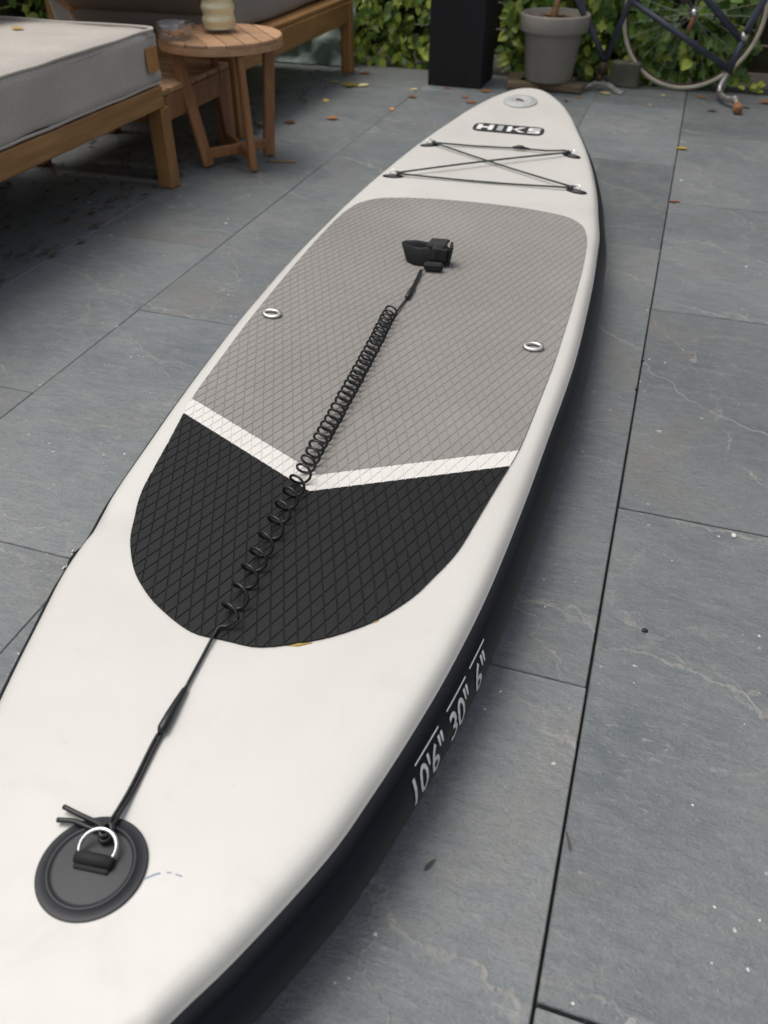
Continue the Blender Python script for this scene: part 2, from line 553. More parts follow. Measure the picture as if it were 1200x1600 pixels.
# ================================================================ SETTING
g = MB()
g.add([(-60, -60, -0.03), (60, -60, -0.03), (60, 60, -0.03), (-60, 60, -0.03)], [(0, 1, 2, 3)])
g.build('garden_soil', M['soil'], kind='structure')

patio = MB().box((-0.4, 1.2, -0.0165), (8.0, 6.46, 0.009)).build('patio', M['sand'], kind='structure')
PITCH, WID, X0 = 0.8185, 0.3952, 0.0476
slab_cache = {}
def slab(x0, x1, y0, y1, gx0, gx1, gy):
    w_, l_ = x1 - x0 - gx0 - gx1, y1 - y0 - 2 * gy
    key = (round(w_, 4), round(l_, 4))
    if key not in slab_cache:
        mb = MB().box((0, 0, -0.006), (w_, l_, 0.012), None, 0.0014)
        me = bpy.data.meshes.new('slab')
        me.from_pydata(mb.v, [], mb.f); me.update()
        me.materials.append(M['slate'])
        slab_cache[key] = me
    o = link('slab', slab_cache[key], None, patio)
    o.location = (x0 + gx0 + w_ / 2, y0 + gy + l_ / 2, random.uniform(-0.0012, 0.0))
    o.rotation_euler = (R(random.uniform(-.08, .08)), R(random.uniform(-.12, .12)), R(random.uniform(-.06, .06)))
for k in range(-9, 9):
    xa = X0 + WID * k
    xb = xa + WID
    odd = (k % 2 == 0)                         # k=0: the column right of the wide joint
    base = 0.347 if odd else 0.347 + PITCH / 2
    ys = [base + PITCH * j for j in range(-3, 6)]
    ys = [y for y in ys if -1.9 < y < 4.43] + [4.4395]
    if ys[0] > -1.5: ys.insert(0, ys[0] - PITCH)
    if k == -1: ys = [y for y in ys if abs(y - 1.5748) > .05]      # one double-length slab beside the board
    g0 = 0.0017 if k == 0 else 0.0003 if k in (-2, -1) else 0.0008
    g1 = 0.0017 if k == -1 else 0.0003 if k in (-3, -2) else 0.0008
    gy = 0.0024 if k >= 0 else 0.0009 if k == -1 else (0.0011 if k <= -4 else 0.0006)
    for a, b in zip(ys, ys[1:]):
        slab(xa, xb, a, b, g0, g1, gy)

# ---- back fence
def fence(x0, x1, y, label, h=1.75, bh=0.118, rx=0.0, pos=None):
    root = empty('garden_fence', (pos[0], pos[1], 0) if pos else (x0, y, 0), rx, label=label, cat='fence')
    L = x1 - x0
    npan = max(1, round(L / 1.6))
    for i in range(npan + 1):
        MB().box((L * i / npan, 0.035, h / 2), (0.07, 0.07, h + 0.06), None, 0.004).build('post', M['fence'], root)
    shared = {}
    for i in range(npan):
        a, b = L * i / npan + 0.037, L * (i + 1) / npan - 0.037
        key = round(b - a, 3)
        z = 0.03
        while z + bh < h:
            if key not in shared:
                shared[key] = MB().box((0, 0, 0), (b - a, 0.018, bh - 0.008), None, 0.003).build('board', M['fence'], root)
                o = shared[key]
            else:
                o = link('board', shared[key].data, None, root)
            o.location = ((a + b) / 2, 0.012 + random.uniform(-.004, .004), z + bh / 2)
            o.rotation_euler = (R(random.uniform(-2, 2)), R(random.uniform(-.3, .3)), 0)
            z += bh
    return root
fence(-5.6, 3.0, 4.74, 'mossy dark fence of horizontal boards behind the ivy and the bicycle frame')

fence(-4.0, 2.0, -3.72, 'unseen dark board fence added on the left to cut low light', rx=R(90), pos=(-3.72, -1.2))  # added out of view, keeps low light from reaching under the daybed
fence(-4.0, 2.0, 2.9, 'unseen dark board fence added on the right to dim side light', rx=R(90), pos=(2.9, -1.2))  # added out of view so side faces get less light than tops
# ---- ivy
def leaf_shape(kind=0):
    if kind == 0:      # five-lobed ivy
        o = [(0, 0), (-.24, -.10), (-.44, .10), (-.30, .28), (-.42, .58), (-.17, .60), (0, 1.0), (.17, .60), (.42, .58), (.30, .28), (.44, .10), (.24, -.10)]
    else:              # oval young leaf
        o = [(0, 0), (-.24, .08), (-.38, .32), (-.33, .6), (-.16, .86), (0, 1.0), (.16, .86), (.33, .6), (.38, .32), (.24, .08)]
    return o
def leaf_tris(kind, curl=0.15, fold=0.18):
    o = leaf_shape(kind)
    vs = [(0, 0.42, -0.04)]
    for x, y in o:
        vs.append((x, y, fold * abs(x) - curl * (y - 0.3) ** 2))
    n = len(o)
    fs = [(0, 1 + i, 1 + (i + 1) % n) for i in range(n)]
    return vs, fs
LEAF_ME = {}
def leaf_mesh(kind, var, mat):
    key = (kind, var, mat.name)
    if key not in LEAF_ME:
        rr = random.Random(var * 7 + kind)
        vs, fs = leaf_tris(kind, rr.uniform(.05, .3), rr.uniform(.05, .3))
        me = bpy.data.meshes.new('leaf')
        me.from_pydata(vs, [], fs); me.update()
        me.materials.append(mat)
        for p in me.polygons: p.use_smooth = True
        LEAF_ME[key] = me
    return LEAF_ME[key]
def leaf_rot(rr, outward=(0, -1, 0)):
    # leaf normal faces out and up, tip droops
    nrm = Vector((outward[0] + rr.gauss(0, .45), outward[1] + rr.gauss(0, .3), rr.uniform(.1, 1.1))).normalized()
    tip = Vector((rr.gauss(0, .7), rr.gauss(-.1, .3), -0.8 + rr.gauss(0, .5)))
    tip = (tip - nrm * tip.dot(nrm)).normalized()
    x = tip.cross(nrm)
    return Matrix((x, tip, nrm)).transposed()
def ivy(label, x0, x1, y0, y1, ztop, n_leaf, n_mass, mat_mix, near, size=(0.035, 0.06), seed=1, group=None):
    rr = random.Random(seed)
    root = empty('ivy', ((x0 + x1) / 2, (y0 + y1) / 2, 0), 0, label=label, cat='ivy')
    ox, oy = (x0 + x1) / 2, (y0 + y1) / 2
    def dens(x, z):
        return noise.noise(Vector((x * 3.1 + seed, z * 3.1, seed * .7)))
    # single leaves nearest the patio
    c = 0
    while c < n_leaf:
        x = rr.uniform(near[0], near[1]); z = rr.uniform(0.015, near[2])
        if dens(x, z) < -0.22 and rr.random() < .8: continue
        bulge = 0.05 * dens(x * 1.7, z * 1.7)
        y = y0 - 0.01 + bulge + rr.uniform(-.02, .05)
        m = M[mat_mix[0]] if rr.random() < mat_mix[2] else M[mat_mix[1]]
        o = link('leaf', leaf_mesh(rr.choice((0, 0, 1)), rr.randrange(5), m), None, root)
        s = rr.uniform(*size)
        o.matrix_local = Matrix.Translation((x - ox, y - oy, z)) @ leaf_rot(rr).to_4x4() @ Matrix.Diagonal((s, s, s, 1))
        c += 1
    # the mass behind and above
    vs = []; fs = []; mi = []; tone = []
    c = 0
    while c < n_mass:
        x = rr.uniform(x0, x1); z = rr.uniform(0.01, ztop)
        if dens(x, z) < -0.3 and rr.random() < .85: continue
        y = y0 + 0.03 + 0.07 * dens(x * 1.7, z * 1.7) + rr.uniform(0, y1 - y0)
        v_, f_ = leaf_tris(rr.choice((0, 0, 1)), rr.uniform(.05, .3), rr.uniform(.05, .3))
        q = leaf_rot(rr); s = rr.uniform(*size)
        k = len(vs)
        vs += [tuple(q @ (Vector(p) * s) + Vector((x - ox, y - oy, z))) for p in v_]
        fs += [tuple(i + k for i in f) for f in f_]
        a = 0 if rr.random() < mat_mix[2] else 1
        mi += [a] * len(f_)
        tone += [rr.random()] * len(f_)
        c += 1
    me = bpy.data.meshes.new('foliage')
    me.from_pydata(vs, [], fs)
    me.materials.append(M[mat_mix[0]]); me.materials.append(M[mat_mix[1]])
    me.polygons.foreach_set('material_index', mi)
    at = me.attributes.new('tone', 'FLOAT', 'FACE')
    at.data.foreach_set('value', tone)
    me.polygons.foreach_set('use_smooth', [True] * len(fs))
    me.update()
    tag(link('foliage', me, None, root), kind='stuff')
    # stems
    mb = MB()
    for k in range(int((x1 - x0) * 9)):
        x = rr.uniform(x0, x1); z = 0.0; y = rr.uniform(y0 + .06, y1); P = []
        for j in range(9):
            P.append((x - ox, y - oy, z)); x += rr.uniform(-.05, .05); z += ztop / 9 * rr.uniform(.6, 1.1)
        mb.tube(P, 0.003, 5)
    mb.build('stem', M['bark'], root)
    return root
ivy('bright green ivy hanging between the wooden lounger and the black post', -2.6, -1.13, 4.50, 4.70, 1.7, 260, 2600, ('ivy_b', 'ivy_d', .62), (-1.72, -1.14, 0.36), seed=3)
ivy('ivy growing behind the clay pot, right of the black post', -0.86, -0.34, 4.47, 4.70, 1.5, 230, 2200, ('ivy_b', 'ivy_d', .42), (-0.84, -0.36, 0.42), seed=6)
ivy('trailing dark ivy behind the cream bicycle wheel, against the fence', -0.32, 0.30, 4.52, 4.70, 1.2, 150, 900, ('ivy_b', 'ivy_d', .22), (-0.31, 0.24, 0.44), (0.045, 0.072), seed=9)
ivy('dark ivy along the far left, behind the daybed', -5.2, -2.65, 4.48, 4.70, 1.7, 60, 2600, ('ivy_b', 'ivy_d', .35), (-3.75, -3.35, 0.3), (0.045, 0.075), seed=12)

# ---- black post
pr_ = empty('black_post', (-0.994, 4.24, 0), 0, label='thick square black timber post standing at the back of the patio', cat='post')
MB().box((0, 0, 1.15), (0.256, 0.256, 2.3), None, 0.004).build('shaft', M['black_wood'], pr_)
MB().box((0, 0, 2.3175), (0.30, 0.30, 0.035), None, 0.006).build('cap', M['black_wood'], pr_)

# ================================================================ PADDLE BOARD
BT = Vector((-0.351, 0.010, 0.0)); BRZ = math.atan(0.0441)
WS = [(0, 0), (.012, .024), (.04, .049), (.1, .083), (.17, .113), (.232, .145), (.335, .190), (.408, .212), (.5, .235), (.6, .256), (.75, .280),
      (.95, .302), (1.15, .319), (1.35, .332), (1.55, .338), (1.75, .339), (1.95, .335), (2.05, .330), (2.25, .313), (2.45, .286),
      (2.65, .248), (2.85, .198), (2.95, .169), (3.05, .131), (3.12, .094), (3.17, .058), (3.192, .030), (3.2, 0)]
def rock(s):
    t = max(0.0, (s - 1.9) / 1.3)
    u = max(0.0, (0.45 - s) / 0.45)
    return 0.065 * t ** 1.8 + 0.012 * u * u
def smooth_tab(tab, n=220):
    # arc-length resample of a spline through the half outline
    P = cr_spline([(s, w_, 0) for s, w_ in tab], 12)
    for p in P: p.y = max(p.y, 0.0)
    L = [0.0]
    for a, b in zip(P, P[1:]): L.append(L[-1] + (b - a).length)
    out = []; j = 0
    for i in range(n + 1):
        t = L[-1] * i / n
        while j < len(L) - 2 and L[j + 1] < t: j += 1
        f = (t - L[j]) / max(1e-9, L[j + 1] - L[j])
        out.append(P[j].lerp(P[j + 1], f))
    return [(p.x, p.y) for p in out]
HALF = smooth_tab(WS)
NH = len(HALF)
def dent(s, side):
    d = 0.0012 * noise.noise(Vector((s * 4.0, side * 3.0, 1.0)))
    if side < 0:
        d += -0.0045 * math.exp(-((s - .70) / .05) ** 2) + 0.002 * math.exp(-((s - .60) / .045) ** 2)
    else:
        d += 0.007 / (1 + math.exp((s - .85) / .1))
        d += -0.002 * math.exp(-((s - 2.18) / .08) ** 2) + 0.001 * math.exp(-((s - 2.02) / .08) ** 2)
    return d
# closed outline: right side tail->nose, then left side nose->tail
OUT = []
for i in range(NH):
    s, w_ = HALF[i]
    OUT.append((w_ + (dent(s, 1) if w_ > .1 else 0), s))
for i in range(NH - 2, 0, -1):
    s, w_ = HALF[i]
    OUT.append((-w_ - (dent(s, -1) if w_ > .1 else 0), s))
NO = len(OUT)
NRM = []
for i in range(NO):
    a, b = Vector(OUT[(i - 2) % NO]), Vector(OUT[(i + 2) % NO])
    t = (b - a).normalized()
    NRM.append(Vector((t.y, -t.x)))
board = empty('paddle_board', BT, BRZ, label='white inflatable paddle board with grey and black deck pad lying on the slate patio', cat='paddle board')
def warp(x, s):
    d = 0.0007 * noise.noise(Vector((x * 5, s * 4, 3))) + 0.0011 * noise.noise(Vector((x * 2.2, s * 2.5, 8)))
    if x < 0:
        e = max(0.0, -x - .12) / .16
        d += -0.0065 * min(1, e) * math.exp(-((s - .715 - (x + .26) * .35) / .030) ** 2)
        d += 0.0025 * min(1, e) * math.exp(-((s - .62) / .05) ** 2)
    else:
        e = max(0.0, x - .16) / .14
        d += -0.0028 * min(1, e) * math.exp(-((s - .45) / .05) ** 2) - 0.003 * min(1, e) * math.exp(-((s - 2.17) / .05) ** 2)
    d = min(d, 0.0005)
    return d if abs(x) > .001 else 0.0
def ring(o_, z, dz=0.0):
    return [(OUT[i][0] + NRM[i].x * o_, OUT[i][1] + NRM[i].y * o_, z + rock(OUT[i][1])) for i in range(NO)]
def inset(d, z):
    k, q = (1.6 - d) / 1.6, (0.34 - d) / 0.34
    wf = min(1.0, (z - .134) / .012)
    return [(x * q, 1.6 + (s - 1.6) * k, z + rock(1.6 + (s - 1.6) * k) + warp(x * q, 1.6 + (s - 1.6) * k) * wf) for x, s in OUT]
DZ = 0.153
def loft(rings, mb, smooth=True):
    n = len(rings[0])
    k = len(mb.v)
    for r_ in rings: mb.v += [tuple(p) for p in r_]
    for a in range(len(rings) - 1):
        for i in range(n):
            j = (i + 1) % n
            mb.f.append((k + a * n + i, k + a * n + j, k + a * n + n + j, k + a * n + n + i)); mb.sm.append(smooth)
    return k + (len(rings) - 1) * n
mb = MB()
last = loft([ring(0.0, .1340), ring(-0.0015, .1360), inset(.0035, .1398), inset(.0072, .1445), inset(.012, .1487), inset(.018, .1513), inset(.028, .1527), inset(.042, DZ)], mb)
mb.f.append(tuple()) ; mb.f.pop()
# fill: strips between right index i and left index NO-i
for i in range(0, NH - 1):
    r0, r1 = last + i, last + i + 1
    l0, l1 = last + (NO - i) % NO, last + (NO - i - 1) % NO
    f = [r0, r1]
    if l1 != r1: f.append(l1)
    if l0 != r0: f.append(l0)
    if len(f) >= 3:
        mb.f.append(tuple(f)); mb.sm.append(True)
mb.build('deck', M['deck'], board)
mb = MB()
prof = [(-.003, .1336)]
for th in (44, 50, 57, 66, 75, 84, 93, 103, 114, 126, 140, 156, 180):
    prof.append((.076 * (math.sin(R(th)) - math.sin(R(41))), .0762 + .076 * math.cos(R(th))))
last = loft([ring(o_, z) for o_, z in prof], mb)
for i in range(0, NH - 1):
    r0, r1 = last + i, last + i + 1
    l0, l1 = last + (NO - i) % NO, last + (NO - i - 1) % NO
    f = [r0, r1]
    if l1 != r1: f.append(l1)
    if l0 != r0: f.append(l0)
    if len(f) >= 3:
        mb.f.append(tuple(f)); mb.sm.append(True)
mb.build('rail', M['rail'], board)
def rail_pt(z):
    for (a, za), (b, zb) in zip(prof, prof[1:]):
        if za >= z >= zb:
            return a + (b - a) * (za - z) / (za - zb)
    return 0
mb = MB()
zs = [.1332, .1316, .1285, .1230, .1226]
loft([ring(rail_pt(z) + (.0013 if 0 < i < len(zs) - 1 else 0.0002), z) for i, z in enumerate(zs)], mb)
mb.build('seam_tape', M['strip'], board)

# ---- embossed deck pad
PAD = [(0, .549), (.045, .551), (.100, .577), (.135, .602), (.165, .632), (.195, .678), (.212, .720), (.226, .757), (.236, .796), (.250, .880), (.262, .950), (.272, 1.005),
       (.279, 1.06), (.288, 1.18), (.298, 1.33), (.304, 1.48), (.308, 1.62), (.310, 1.78), (.307, 1.92), (.300, 1.985), (.288, 2.030), (.262, 2.068), (.228, 2.090), (.16, 2.108), (.08, 2.118), (0, 2.121)]
def clip_half(poly, nx, ny, c):          # keep nx*x+ny*y <= c
    out = []
    for i in range(len(poly)):
        a, b = poly[i], poly[(i + 1) % len(poly)]
        da, db = nx * a[0] + ny * a[1] - c, nx * b[0] + ny * b[1] - c
        if da <= 0: out.append(a)
        if (da < 0 < db) or (db < 0 < da):
            t = da / (da - db)
            out.append((a[0] + (b[0] - a[0]) * t, a[1] + (b[1] - a[1]) * t))
    return out
def area(p):
    return 0.5 * sum(a[0] * b[1] - b[0] * a[1] for a, b in zip(p, p[1:] + p[:1]))
PADC = cr_spline([(x, y, 0) for x, y in PAD], 4)
RIGHT = [(max(0, p.x), p.y) for p in PADC]
def chev(x): return abs(x) * 0.525       # the V of the stripe, rounded at the apex
VLO, VHI = 0.845, 0.886
def piece(side, zone):
    poly = [(x * side, y) for x, y in RIGHT]
    if area(poly) < 0: poly.reverse()
    k = 0.525 * side
    ln = math.hypot(k, 1)
    if zone == 'heel':   poly = clip_half(poly, -k / ln, 1 / ln, (VLO) / ln)
    if zone == 'stripe':
        poly = clip_half(poly, -k / ln, 1 / ln, VHI / ln)
        poly = clip_half(poly, k / ln, -1 / ln, -VLO / ln)
    if zone == 'main':   poly = clip_half(poly, k / ln, -1 / ln, -VHI / ln)
    return poly
HL, HW = 0.0225, 0.0087
def pad_part(name, zone, mat):
    mb = MB()
    z0, z1 = DZ + 0.0018, DZ + (0.0027 if zone == 'main' else 0.0029)
    for side in (1, -1):
        poly = piece(side, zone)
        # base sheet, cut into short strips along the board so it follows the rocker
        ylo, yhi = min(p[1] for p in poly), max(p[1] for p in poly)
        n = max(2, int((yhi - ylo) / .06))
        for i in range(n):
            a, b = ylo + (yhi - ylo) * i / n, ylo + (yhi - ylo) * (i + 1) / n
            q = clip_half(clip_half(poly, 0, 1, b), 0, -1, -a)
            if len(q) < 3 or abs(area(q)) < 1e-7: continue
            mb.add([(x, y, z0 + rock(y)) for x, y in q], [tuple(range(len(q)))])
            m = len(q)
            mb.add([(x, y, z0 + rock(y)) for x, y in q] + [(x, y, DZ - .005 + rock(y)) for x, y in q], [(i2, i2 + m, (i2 + 1) % m + m, (i2 + 1) % m) for i2 in range(m)])
        x0, x1 = min(p[0] for p in poly), max(p[0] for p in poly)
        for i in range(int(x0 / HW) - 2, int(x1 / HW) + 3):
            for j in range(int(ylo / HL) - 2, int(yhi / HL) + 3):
                if (i + j) % 2: continue
                cx, cy = i * HW, j * HL
                if cx < x0 - HW or cx > x1 + HW or cy < ylo - HL or cy > yhi + HL: continue
                def cut(gap):
                    q = poly
                    d = math.hypot(HL, HW)
                    for sx in (1, -1):
                        for sy in (1, -1):
                            nx, ny = sx * HL / d, sy * HW / d
                            q = clip_half(q, nx, ny, nx * cx + ny * cy + HL * HW / d - gap)
                            if len(q) < 3: return None
                    return q
                top = cut(0.0010 if zone == 'main' else .0011)
                if not top or abs(area(top)) < 1.5e-6: continue
                m = len(top)
                c0 = (sum(p[0] for p in top) / m, sum(p[1] for p in top) / m)
                low = cut(0.0002)
                if not low or len(low) != m: low = list(top)
                mb.add([(x, y, z1 + rock(y)) for x, y in top] + [(x, y, z0 - .0003 + rock(y)) for x, y in low],
                       [tuple(range(m))] + [(k, k + m, (k + 1) % m + m, (k + 1) % m) for k in range(m)])
    return mb.build(name, mat, board)
pad_part('deck_pad', 'main', M['eva_grey'])
pad_part('pad_stripe', 'stripe', M['eva_white'])
pad_part('heel_pad', 'heel', M['eva_black'])

# two low steel loops set in the pad
def flat_loop(name, x, y, rx, ry, r_, tilt, rz, mat, parent, z):
    mb = MB()
    P = []
    for k in range(28):
        a = 2 * math.pi * k / 28
        P.append((rx * math.cos(a), ry * math.sin(a), 0))
    mb.tube(P, r_, 8, closed=True)
    o = mb.build(name, mat, parent)
    o.location = (x, y, z); o.rotation_euler = (tilt, 0, rz)
    return o
for x, y, rz, sx in ((-.262, 1.362, R(-8), .84), (.254, 1.369, R(3), .78)):
    hz = DZ + .0035 + rock(y)
    bs = MB().lathe([(.0255, 0), (.0255, .0012), (.022, .0022), (0.001, .0022)], 24).build('loop_base', M['eva_grey'], board)
    bs.location = (x, y, hz - .0006); bs.scale = (.8, .6, 1)
    o = flat_loop('grab_ring', x, y - .002, .0165 * sx / .84, .0112 * sx / .84, .0046, R(7), rz, M['dull_steel'], board, hz + .0036)
    o.scale = (1, 1, .75)

# tie-down patches and rings
def dpatch(x, y, rz, rx=.030, ry=.015):
    hz = DZ + rock(y)
    p = MB().lathe([(1, 0), (1, .0016), (.55, .0042), (.2, .0064), (.001, .0068)], 28).build('tie_down', M['rubber'], board)
    p.location = (x, y, hz - .0004); p.scale = (rx, ry, 1); p.rotation_euler = (0, math.atan2(rock(y + .01) - rock(y - .01), .02) * 0, rz)
    q = MB()
    q.tube([(.0085 * math.cos(a), .0085 * math.sin(a), 0) for a in [R(-35) + R(250) * k / 16 for k in range(17)]] , .0017, 7)
    l = q.build('d_ring', M['steel'], board)
    l.location = (x, y + .003, hz + .0085); l.rotation_euler = (R(50), 0, rz)
    return Vector((x, y, hz))
bl, br = dpatch(-.256, 2.262, R(8)), dpatch(.250, 2.276, R(-22))
fl, fr = dpatch(-.217, 2.545, R(22)), dpatch(.208, 2.556, R(-28))
def up(v, h=.013, dx=0): return (v.x + dx, v.y + .004, v.z + h)
mb = MB()
def sag(a, b, h=.0):
    a, b = Vector(a), Vector(b)
    return [a.lerp(b, t / 12) - Vector((0, 0, h * math.sin(math.pi * t / 12))) for t in range(13)]
bz = .0026
mb.tube(sag(up(fl, .009, .006), up(br, .010, -.012), .003), bz, 7)
mb.tube(sag(up(bl, .010, .012), up(fr, .009, -.006), -.003), bz, 7)
mb.tube(sag(up(bl, .008, .012), up(br, .008, -.012), .004), bz, 7)
fm = Vector((.054, 2.566, DZ + rock(2.566) + .006))
mb.tube([up(fl, .008, .006)] + [Vector(up(fl, .008, .006)).lerp(fm, .5) - Vector((0, 0, .002))] + [fm, fm.lerp(Vector(up(fr, .008, -.02)), .6)] + [(fr.x - .022, fr.y + .026, fr.z + .007), up(fr, .008, -.004)], bz, 7)
for v, sx in ((fl, 1), (fr, -1), (bl, 1), (br, -1)):
    mb.tube([(v.x + sx * .004, v.y + .012, v.z + .008), (v.x + sx * .012, v.y + .008, v.z + .011), (v.x + sx * .02, v.y + .003, v.z + .008), (v.x + sx * .010, v.y - .001, v.z + .007)], bz * 1.15, 6)
bc = mb.build('bungee_cord', M['bungee'], board)
q = MB()
q.tube([fm + Vector((-.022, .001, .001)), fm + Vector((-.014, 0, .002)), fm + Vector((-.006, 0, .003)), fm + Vector((.006, 0, .003)), fm + Vector((.014, 0, .001)), fm + Vector((.03, -.001, 0))], [.003, .0042, .006, .006, .0042, .003], 9)
q.build('cord_lock', M['cord'], bc)

# inflation valve
vx, vy = -.014, 3.022
vz = DZ + rock(vy)
tilt = math.atan2(rock(vy + .05) - rock(vy - .05), .1)
mb = MB().lathe([(.060, -.002), (.060, .0035), (.057, .0055), (.047, .006), (.044, .0085), (.038, .0092), (.030, .0085), (.026, .0055), (.001, .0055)], 40)
vv = mb.build('valve', M['valve'], board); vv.location = (vx, vy, vz); vv.rotation_euler = (tilt, 0, 0); vv.scale = (.95, 1.05, 1)
q = MB()
q.tube([(-.016, .004, .0065), (-.006, .001, .0085), (.004, -.004, .0085), (.012, -.008, .0065)], .0026, 7)
q.tube([(-.010, -.006, .0065), (-.012, .006, .0075), (-.006, .012, .0065)], .0018, 6)
q.build('valve_cap_slot', M['valve_dark'], vv)

# badge: black lozenge, white wide letters
def round_rect(x0, x1, y0, y1, r_, n=6, shear=0.0):
    P = []
    for cx, cy, a0 in ((x1 - r_, y1 - r_, 0), (x0 + r_, y1 - r_, 90), (x0 + r_, y0 + r_, 180), (x1 - r_, y0 + r_, 270)):
        for k in range(n + 1):
            a = R(a0 + 90 * k / n)
            P.append((cx + r_ * math.cos(a), cy + r_ * math.sin(a)))
    return P
bx, by = -.007, 2.746
bh = DZ + rock(by); btilt = math.atan2(rock(by + .05) - rock(by - .05), .1)
badge = MB()
P = round_rect(-.115, .110, -.039, .039, .026)
n_ = len(P)
badge.add([(x, y, .0012) for x, y in P] + [(x, y, -.002) for x, y in P], [tuple(range(n_))] + [(i, i + n_, (i + 1) % n_ + n_, (i + 1) % n_) for i in range(n_)])
badge = badge.build('badge', M['print_black'], board)
badge.location = (bx, by, bh); badge.rotation_euler = (btilt, 0, R(-1))
def flat_shape(loops, z, mb):
    for P in loops:
        if area(P) < 0: P = P[::-1]
        mb.add([(x, y, z) for x, y in P], [tuple(range(len(P)))])
q = MB()
h0, h1 = -.024, .023
def rc(x0, x1, y0, y1): return [(x0, y0), (x1, y0), (x1, y1), (x0, y1)]
flat_shape([rc(-.102, -.087, h0, h1), rc(-.066, -.051, h0, h1), rc(-.087, -.066, -.007, .006)], .0022, q)                     # H
flat_shape([rc(-.006, .008, h0, h1), [(.008, -.006), (.034, h1), (.052, h1), (.024, -.001), (.054, h0), (.035, h0), (.008, .005)]], .0022, q)  # K
flat_shape([rc(.060, .098, .012, h1), rc(.060, .073, .005, .012), rc(.060, .098, -.006, .005), rc(.085, .098, -.013, -.006), rc(.060, .098, h0, -.013)], .0022, q)  # S
q.build('lettering', M['print_white'], badge)
q = MB()
flat_shape([rc(-.038, -.020, h0, h1)], .0022, q)                                                                             # I
q.build('silver_letter', M['print_grey'], badge)

# printed sizes along the right rail
def text_mesh(body, size, shear=0.0):
    c = bpy.data.curves.new('size_lettering', 'FONT')
    c.body = body; c.size = size; c.shear = shear
    c.resolution_u = 4
    c.offset = 0.012
    o = bpy.data.objects.new('size_lettering', c)
    COL.objects.link(o)
    bpy.context.view_layer.update()
    me = bpy.data.meshes.new_from_object(o.evaluated_get(bpy.context.evaluated_depsgraph_get()))
    bpy.data.objects.remove(o); bpy.data.curves.remove(c)
    return me
def half_w(s):
    for (a, wa), (b, wb) in zip(HALF, HALF[1:]):
        if a <= s <= b and b > a:
            return wa + (wb - wa) * (s - a) / (b - a) , math.atan2(wb - wa, b - a)
    return HALF[-1][1], 0
ARC = [(0.0, prof[0])]
for a, b in zip(prof, prof[1:]):
    ARC.append((ARC[-1][0] + math.hypot(b[0] - a[0], b[1] - a[1]), b))
def rail_at(u):
    for (ua, pa), (ub, pb) in zip(ARC, ARC[1:]):
        if ua <= u <= ub:
            t = (u - ua) / (ub - ua)
            return pa[0] + (pb[0] - pa[0]) * t, pa[1] + (pb[1] - pa[1]) * t
    return ARC[-1][1]
def to_rail(s, u, lift=.0011):
    wv, sl = half_w(s)
    wv += dent(s, 1)
    o_, z = rail_at(u)
    nx, ny = math.cos(sl), -math.sin(sl)
    return (wv + nx * (o_ + lift), s + ny * (o_ + lift), z + rock(s) + lift * .4)
def rail_text(body, s0, s1, u_base, h):
    me = text_mesh(body, 1.0, 0.18)
    bm = bmesh.new(); bm.from_mesh(me)
    bmesh.ops.triangulate(bm, faces=bm.faces)
    for _ in range(5):
        es = [e for e in bm.edges if e.calc_length() > .10]
        if not es: break
        bmesh.ops.subdivide_edges(bm, edges=es, cuts=1)
        bmesh.ops.triangulate(bm, faces=bm.faces)
    xs = [v.co.x for v in bm.verts]; ys = [v.co.y for v in bm.verts]
    xa, xb, ya, yb = min(xs), max(xs), min(ys), max(ys)
    for v in bm.verts:
        s = s0 + (v.co.x - xa) / (xb - xa) * (s1 - s0)
        u = u_base - (v.co.y - ya) / (yb - ya) * h
        v.co = to_rail(s, u)
    bm.to_mesh(me); bm.free()
    me.materials.clear()
    return link('size_lettering', me, M['print_white'], board)
for body, s0, s1, o0, o1 in (("10'6\"", .456, .532, .474, .530), ("30\"", .545, .603, .552, .607), ("6\"", .621, .660, .620, .671)):
    rail_text(body, s0, s1, .070, .038)
    q = MB(); n = 8
    vs = []
    for k in range(n + 1):
        s = o0 + (o1 - o0) * k / n
        vs.append(to_rail(s, .0262)); vs.append(to_rail(s, .0240))
    q.add(vs, [(2 * k, 2 * k + 1, 2 * k + 3, 2 * k + 2) for k in range(n)])
    q.build('overline', M['print_white'], board)

# tail patch with steel ring
tp = MB().lathe([(.050, -.001), (.050, .0014), (.0485, .0019), (.0415, .0021), (.0405, .0042), (.039, .0052), (.0375, .0042), (.0365, .0026), (.034, .0028), (.001, .0034)], 64).build('tail_patch', M['rubber'], board)
tp.location = (-.002, .262, DZ + rock(.262)); tp.rotation_euler = (0, 0, R(4))
q = MB()
PR = []
for k in range(25):
    a = R(-28) + R(236) * k / 24
    PR.append((.0175 * math.cos(a), .0165 * math.sin(a), .0))
q.tube(PR, .0020, 9)
dr = q.build('d_ring', M['steel'], tp)
dr.location = (.001, .0135, .0115); dr.rotation_euler = (R(20), 0, R(2))
q = MB()
q.tube([(-.0175, .0, .0062), (-.0165, .0, .0065), (.0185, .0, .0065), (.0195, .0, .0062)], [.003, .0062, .0062, .003], 10)
q.box((.001, -.004, .0045), (.034, .012, .003), None, .001)
q.build('webbing_loop', M['neoprene'], tp).location = (0, .0045, 0)

